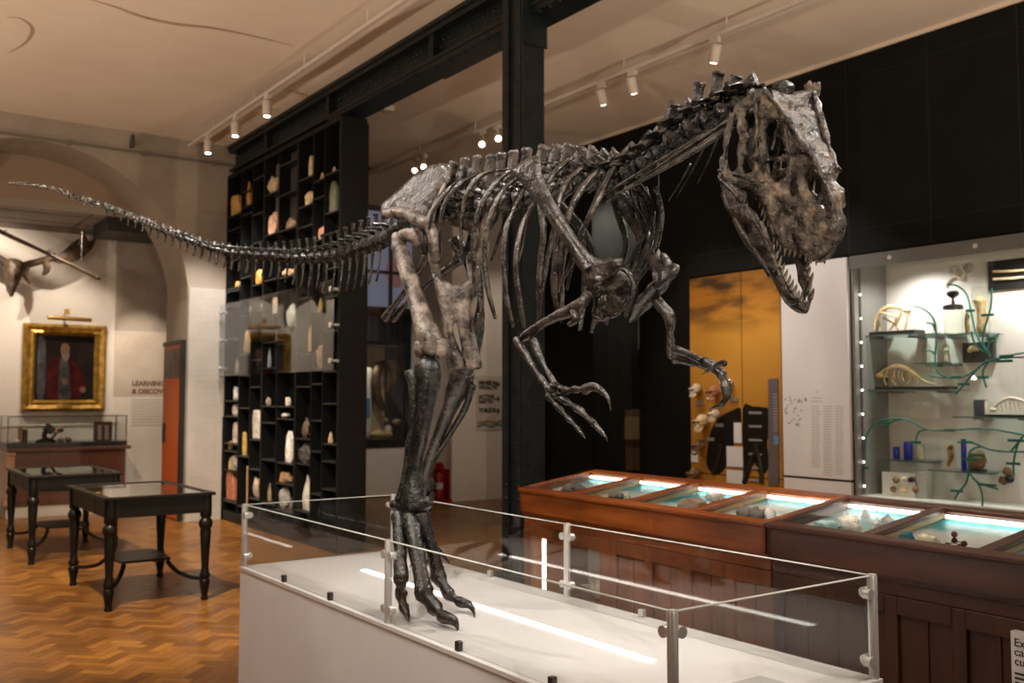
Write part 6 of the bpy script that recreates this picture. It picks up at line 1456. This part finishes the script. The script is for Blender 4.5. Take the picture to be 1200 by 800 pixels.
MB().tube([V((K(432, 508).x, YK-.1, zq+.05)), V((K(442, 508).x, YK-.1, zq+.08)), V((K(456, 510).x, YK-.1, zq+.05))], [.04, .07, .03], seg=9, sub=4).build('bone', M_yel, t, smooth=True, rough=(.025, 12)); MB().blob((K(453, 505).x, YK-.05, zq+.14), .07, .07, .08, 7).build('knob', M_pale, t, smooth=True)
t = thing('pictured_card', 'white card with a blue picture inside the vitrine at its left', 'card', tuple(K(428, 490)))
ybox(420, 434.5, 430, 512, YK+.1, YK+.115, M_plw, 'card', t, YK+.1); ybox(421, 433.5, 466, 490, YK+.097, YK+.1, mat('card_blue', (.10, .22, .42), .5), 'picture', t, YK+.1)
# window and boarding beyond
a, b = onY(424, 232, 15.6), onY(488, 366, 15.6)
wn = struct('window_2', MB(), M_white) if False else None
fr = MB(); X0, X1, Z0, Z1 = a.x, b.x, b.z, a.z
for x in (X0, (X0+X1)/2-.03, X1-.06): fr.box(x, x+.06, 15.53, 15.599, Z0, Z1)
for z in (Z0, Z0+(Z1-Z0)*.33, Z0+(Z1-Z0)*.66, Z1-.06): fr.box(X0, X1, 15.54, 15.599, z, z+.06)
wn = struct('window_2', fr, mat('window_frame_mauve', (.22, .18, .18), .6))
M_sky = mat('evening_glass', (.1, .12, .2), .2, emit=(.30, .30, .40), estr=.32)
MB().box(X0, X1, 15.585, 15.598, Z0, Z1).build('pane', M_sky, wn)
bs_ = MB().blob(((X0+X1)/2+.12, 15.57, Z0+.72), .22, .01, .30, 9); bs_.build('pink_sky_patch', mat('sky_patch_pink', (.5, .25, .22), .3, emit=(.5, .25, .25), estr=.18), wn, smooth=True)  # pink of the sky on the pane, put in as a glowing oval
MB().box(X0-.05, X1+.05, 15.45, 15.599, Z0-.1, Z0).build('window_sill', mat('sill_brown', (.16, .09, .05), .6), wn)
bd_ = MB()
for k in range(14): x = X0-.3+k*.13; bd_.box(x, x+.118, 15.56, 15.599, .2, Z0-.101)
struct('trim_8', bd_, mat('boarding_blue_grey', (.20, .21, .27), .7))
# ================================================================== LIGHT
def spotlight(p, tgt, energy, ang=60, blend=.5, col=(1, .84, .66), r=.06):
    d = bpy.data.lights.new('spot_light', 'SPOT'); d.energy = energy; d.spot_size = math.radians(ang); d.spot_blend = blend; d.color = col; d.shadow_soft_size = r
    o = bpy.data.objects.new('spot_light', d); COL.objects.link(o); o.location = p; o.rotation_euler = (V(tgt)-V(p)).to_track_quat('-Z', 'Y').to_euler(); return o
def area(p, tgt, sx, sy, energy, col=(1, .85, .7)):
    d = bpy.data.lights.new('area_light', 'AREA'); d.shape = 'RECTANGLE'; d.size = sx; d.size_y = sy; d.energy = energy; d.color = col
    o = bpy.data.objects.new('area_light', d); COL.objects.link(o); o.location = p; o.rotation_euler = (V(tgt)-V(p)).to_track_quat('-Z', 'Y').to_euler(); return o
WARM = (1, .83, .64); NEUT = (1, .925, .86)
# track lamps on the near side of the hall onto the skeleton
spotlight((.4, 1.6, 4.8), (2.3, 3.2, 2.0), 300, 40, .4, NEUT, .04)
spotlight((.9, 4.6, 4.8), (2.3, 3.7, 1.9), 250, 36, .4, NEUT, .04)
spotlight((3.8, .8, 4.8), (2.45, 2.0, 2.2), 330, 40, .5, NEUT, .04)
spotlight((3.8, 4.7, 4.8), (2.35, 3.7, 1.2), 300, 44, .3, NEUT, .02)
spotlight((3.8, 5.4, 4.8), (2.1, 5.0, 2.5), 170, 50, .5, NEUT, .04)
spotlight((.6, 6.8, 4.8), (1.9, 6.3, 2.6), 320, 50, .5, NEUT, .04)
for p, t, e in (((-.2, 3.2, 4.8), (2.2, 2.9, 2.1), 130), ((.3, -.3, 4.8), (2.2, 2.2, 2.2), 90), ((-1.2, 1.4, 4.8), (2.2, 3.2, 1.9), 130), ((3.8, 2.6, 4.8), (2.4, 2.7, 2.3), 110), ((6.4, 2.6, 4.8), (2.5, 2.8, 2.0), 190), ((1.2, 8.6, 4.8), (2.2, 4.6, 2.4), 170)):  # extra unseen lamps added for glints on the bones
    spotlight(p, t, e, 34, .4, NEUT, .03)
# tables and floor
spotlight((1.0, 6.0, 4.85), (2.2, 8.4, 0), 1300, 62, .5, WARM, .03)
spotlight((.9, 8.6, 4.85), (2.2, 11.2, 0), 1050, 62, .5, WARM, .03)
spotlight((3.8, 11.4, 4.8), (4.2, 12.6, 1.1), 480, 52, .6, NEUT)
# shelving
for y in (9.4, 10.6, 11.8): spotlight((2.2, y-1.2, 4.8), (4.5, y, 2.2), 330, 56, .7, WARM)
# right wall
spotlight((6.46, 6.6, 4.7), (8.2, 6.1, 1.8), 190, 60, .7, NEUT); spotlight((6.46, 8.0, 4.7), (8.2, 7.2, 1.5), 230, 50, .7, WARM)
spotlight((6.46, 4.6, 4.7), (4.1, 4.2, .9), 110, 60, .6, WARM); spotlight((6.46, 3.0, 4.7), (3.9, 2.6, .9), 60, 60, .6, WARM)
spotlight((2.4, 5.6, 4.8), (3.8, 4.4, .85), 130, 40, .6, WARM)
# showcase downlights
for y in (3.0, 4.2, 5.2): spotlight((XR+.14, y, 2.94), (XR+.36, y, .8), 75, 140, .9, NEUT, .02)
spotlight((XR+.14, 9.1, 4.35), (XR+.85, 9.15, 3.0), 500, 150, .8, NEUT, .02)  # unseen lamp added to brighten the boards behind the dark glass
# gallery
spotlight((1.4, 13.7, 4.0), (1.7, 15, 3.0), 150, 95, .8, WARM, .02); spotlight((2.7, 13.75, 4.0), (2.9, 15, 1.8), 120, 75, .7, WARM, .02); spotlight((3.6, 14.0, 3.8), (4.1, 15, 1.4), 150, 52, .7, WARM, .02)
# far right room
spotlight((7.35, 14.35, 2.3), (7.5, 14.5, 1.2), 9, 110, .8, WARM, .02); spotlight((9.3, 11.0, 4.8), (8.6, 12.7, 1.4), 90, 60, .7, WARM); spotlight((6.4, 11.8, 4.7), (7.2, 14.2, 1.2), 140, 50, .7, WARM)  # first spot is unseen, added to brighten the vitrine inside
# general glow of the hall: unseen upward spots added to brighten the ceiling
for p, t, e in (((-2.5, 1.5, 2.0), (-.5, 3, 5), 514), ((-2.8, 6.5, 2.0), (-.8, 7, 5), 531), ((-2.8, 10.5, 2.0), (-1, 10.5, 5), 325), ((1.0, -1.5, 1.8), (2, .5, 5), 600), ((5.5, -1.0, 1.8), (5.5, 1.5, 5), 815)):
    spotlight(p, t, e, 150, 1., (1, .78, .57), .03)
w = bpy.data.worlds.new('world'); SC.world = w; w.use_nodes = True
w.node_tree.nodes['Background'].inputs[0].default_value = (1, .84, .70, 1); w.node_tree.nodes['Background'].inputs[1].default_value = .12
vs_ = SC.view_settings; vs_.view_transform = 'Standard'; vs_.look = 'None'; vs_.gamma = 1; vs_.exposure = 0; vs_.use_curve_mapping = False
cy = SC.cycles; cy.use_denoising = True; cy.max_bounces = 7; cy.transparent_max_bounces = 24; cy.glossy_bounces = 4; cy.diffuse_bounces = 4; cy.sample_clamp_indirect = 4
cy.caustics_reflective = False; cy.caustics_refractive = False
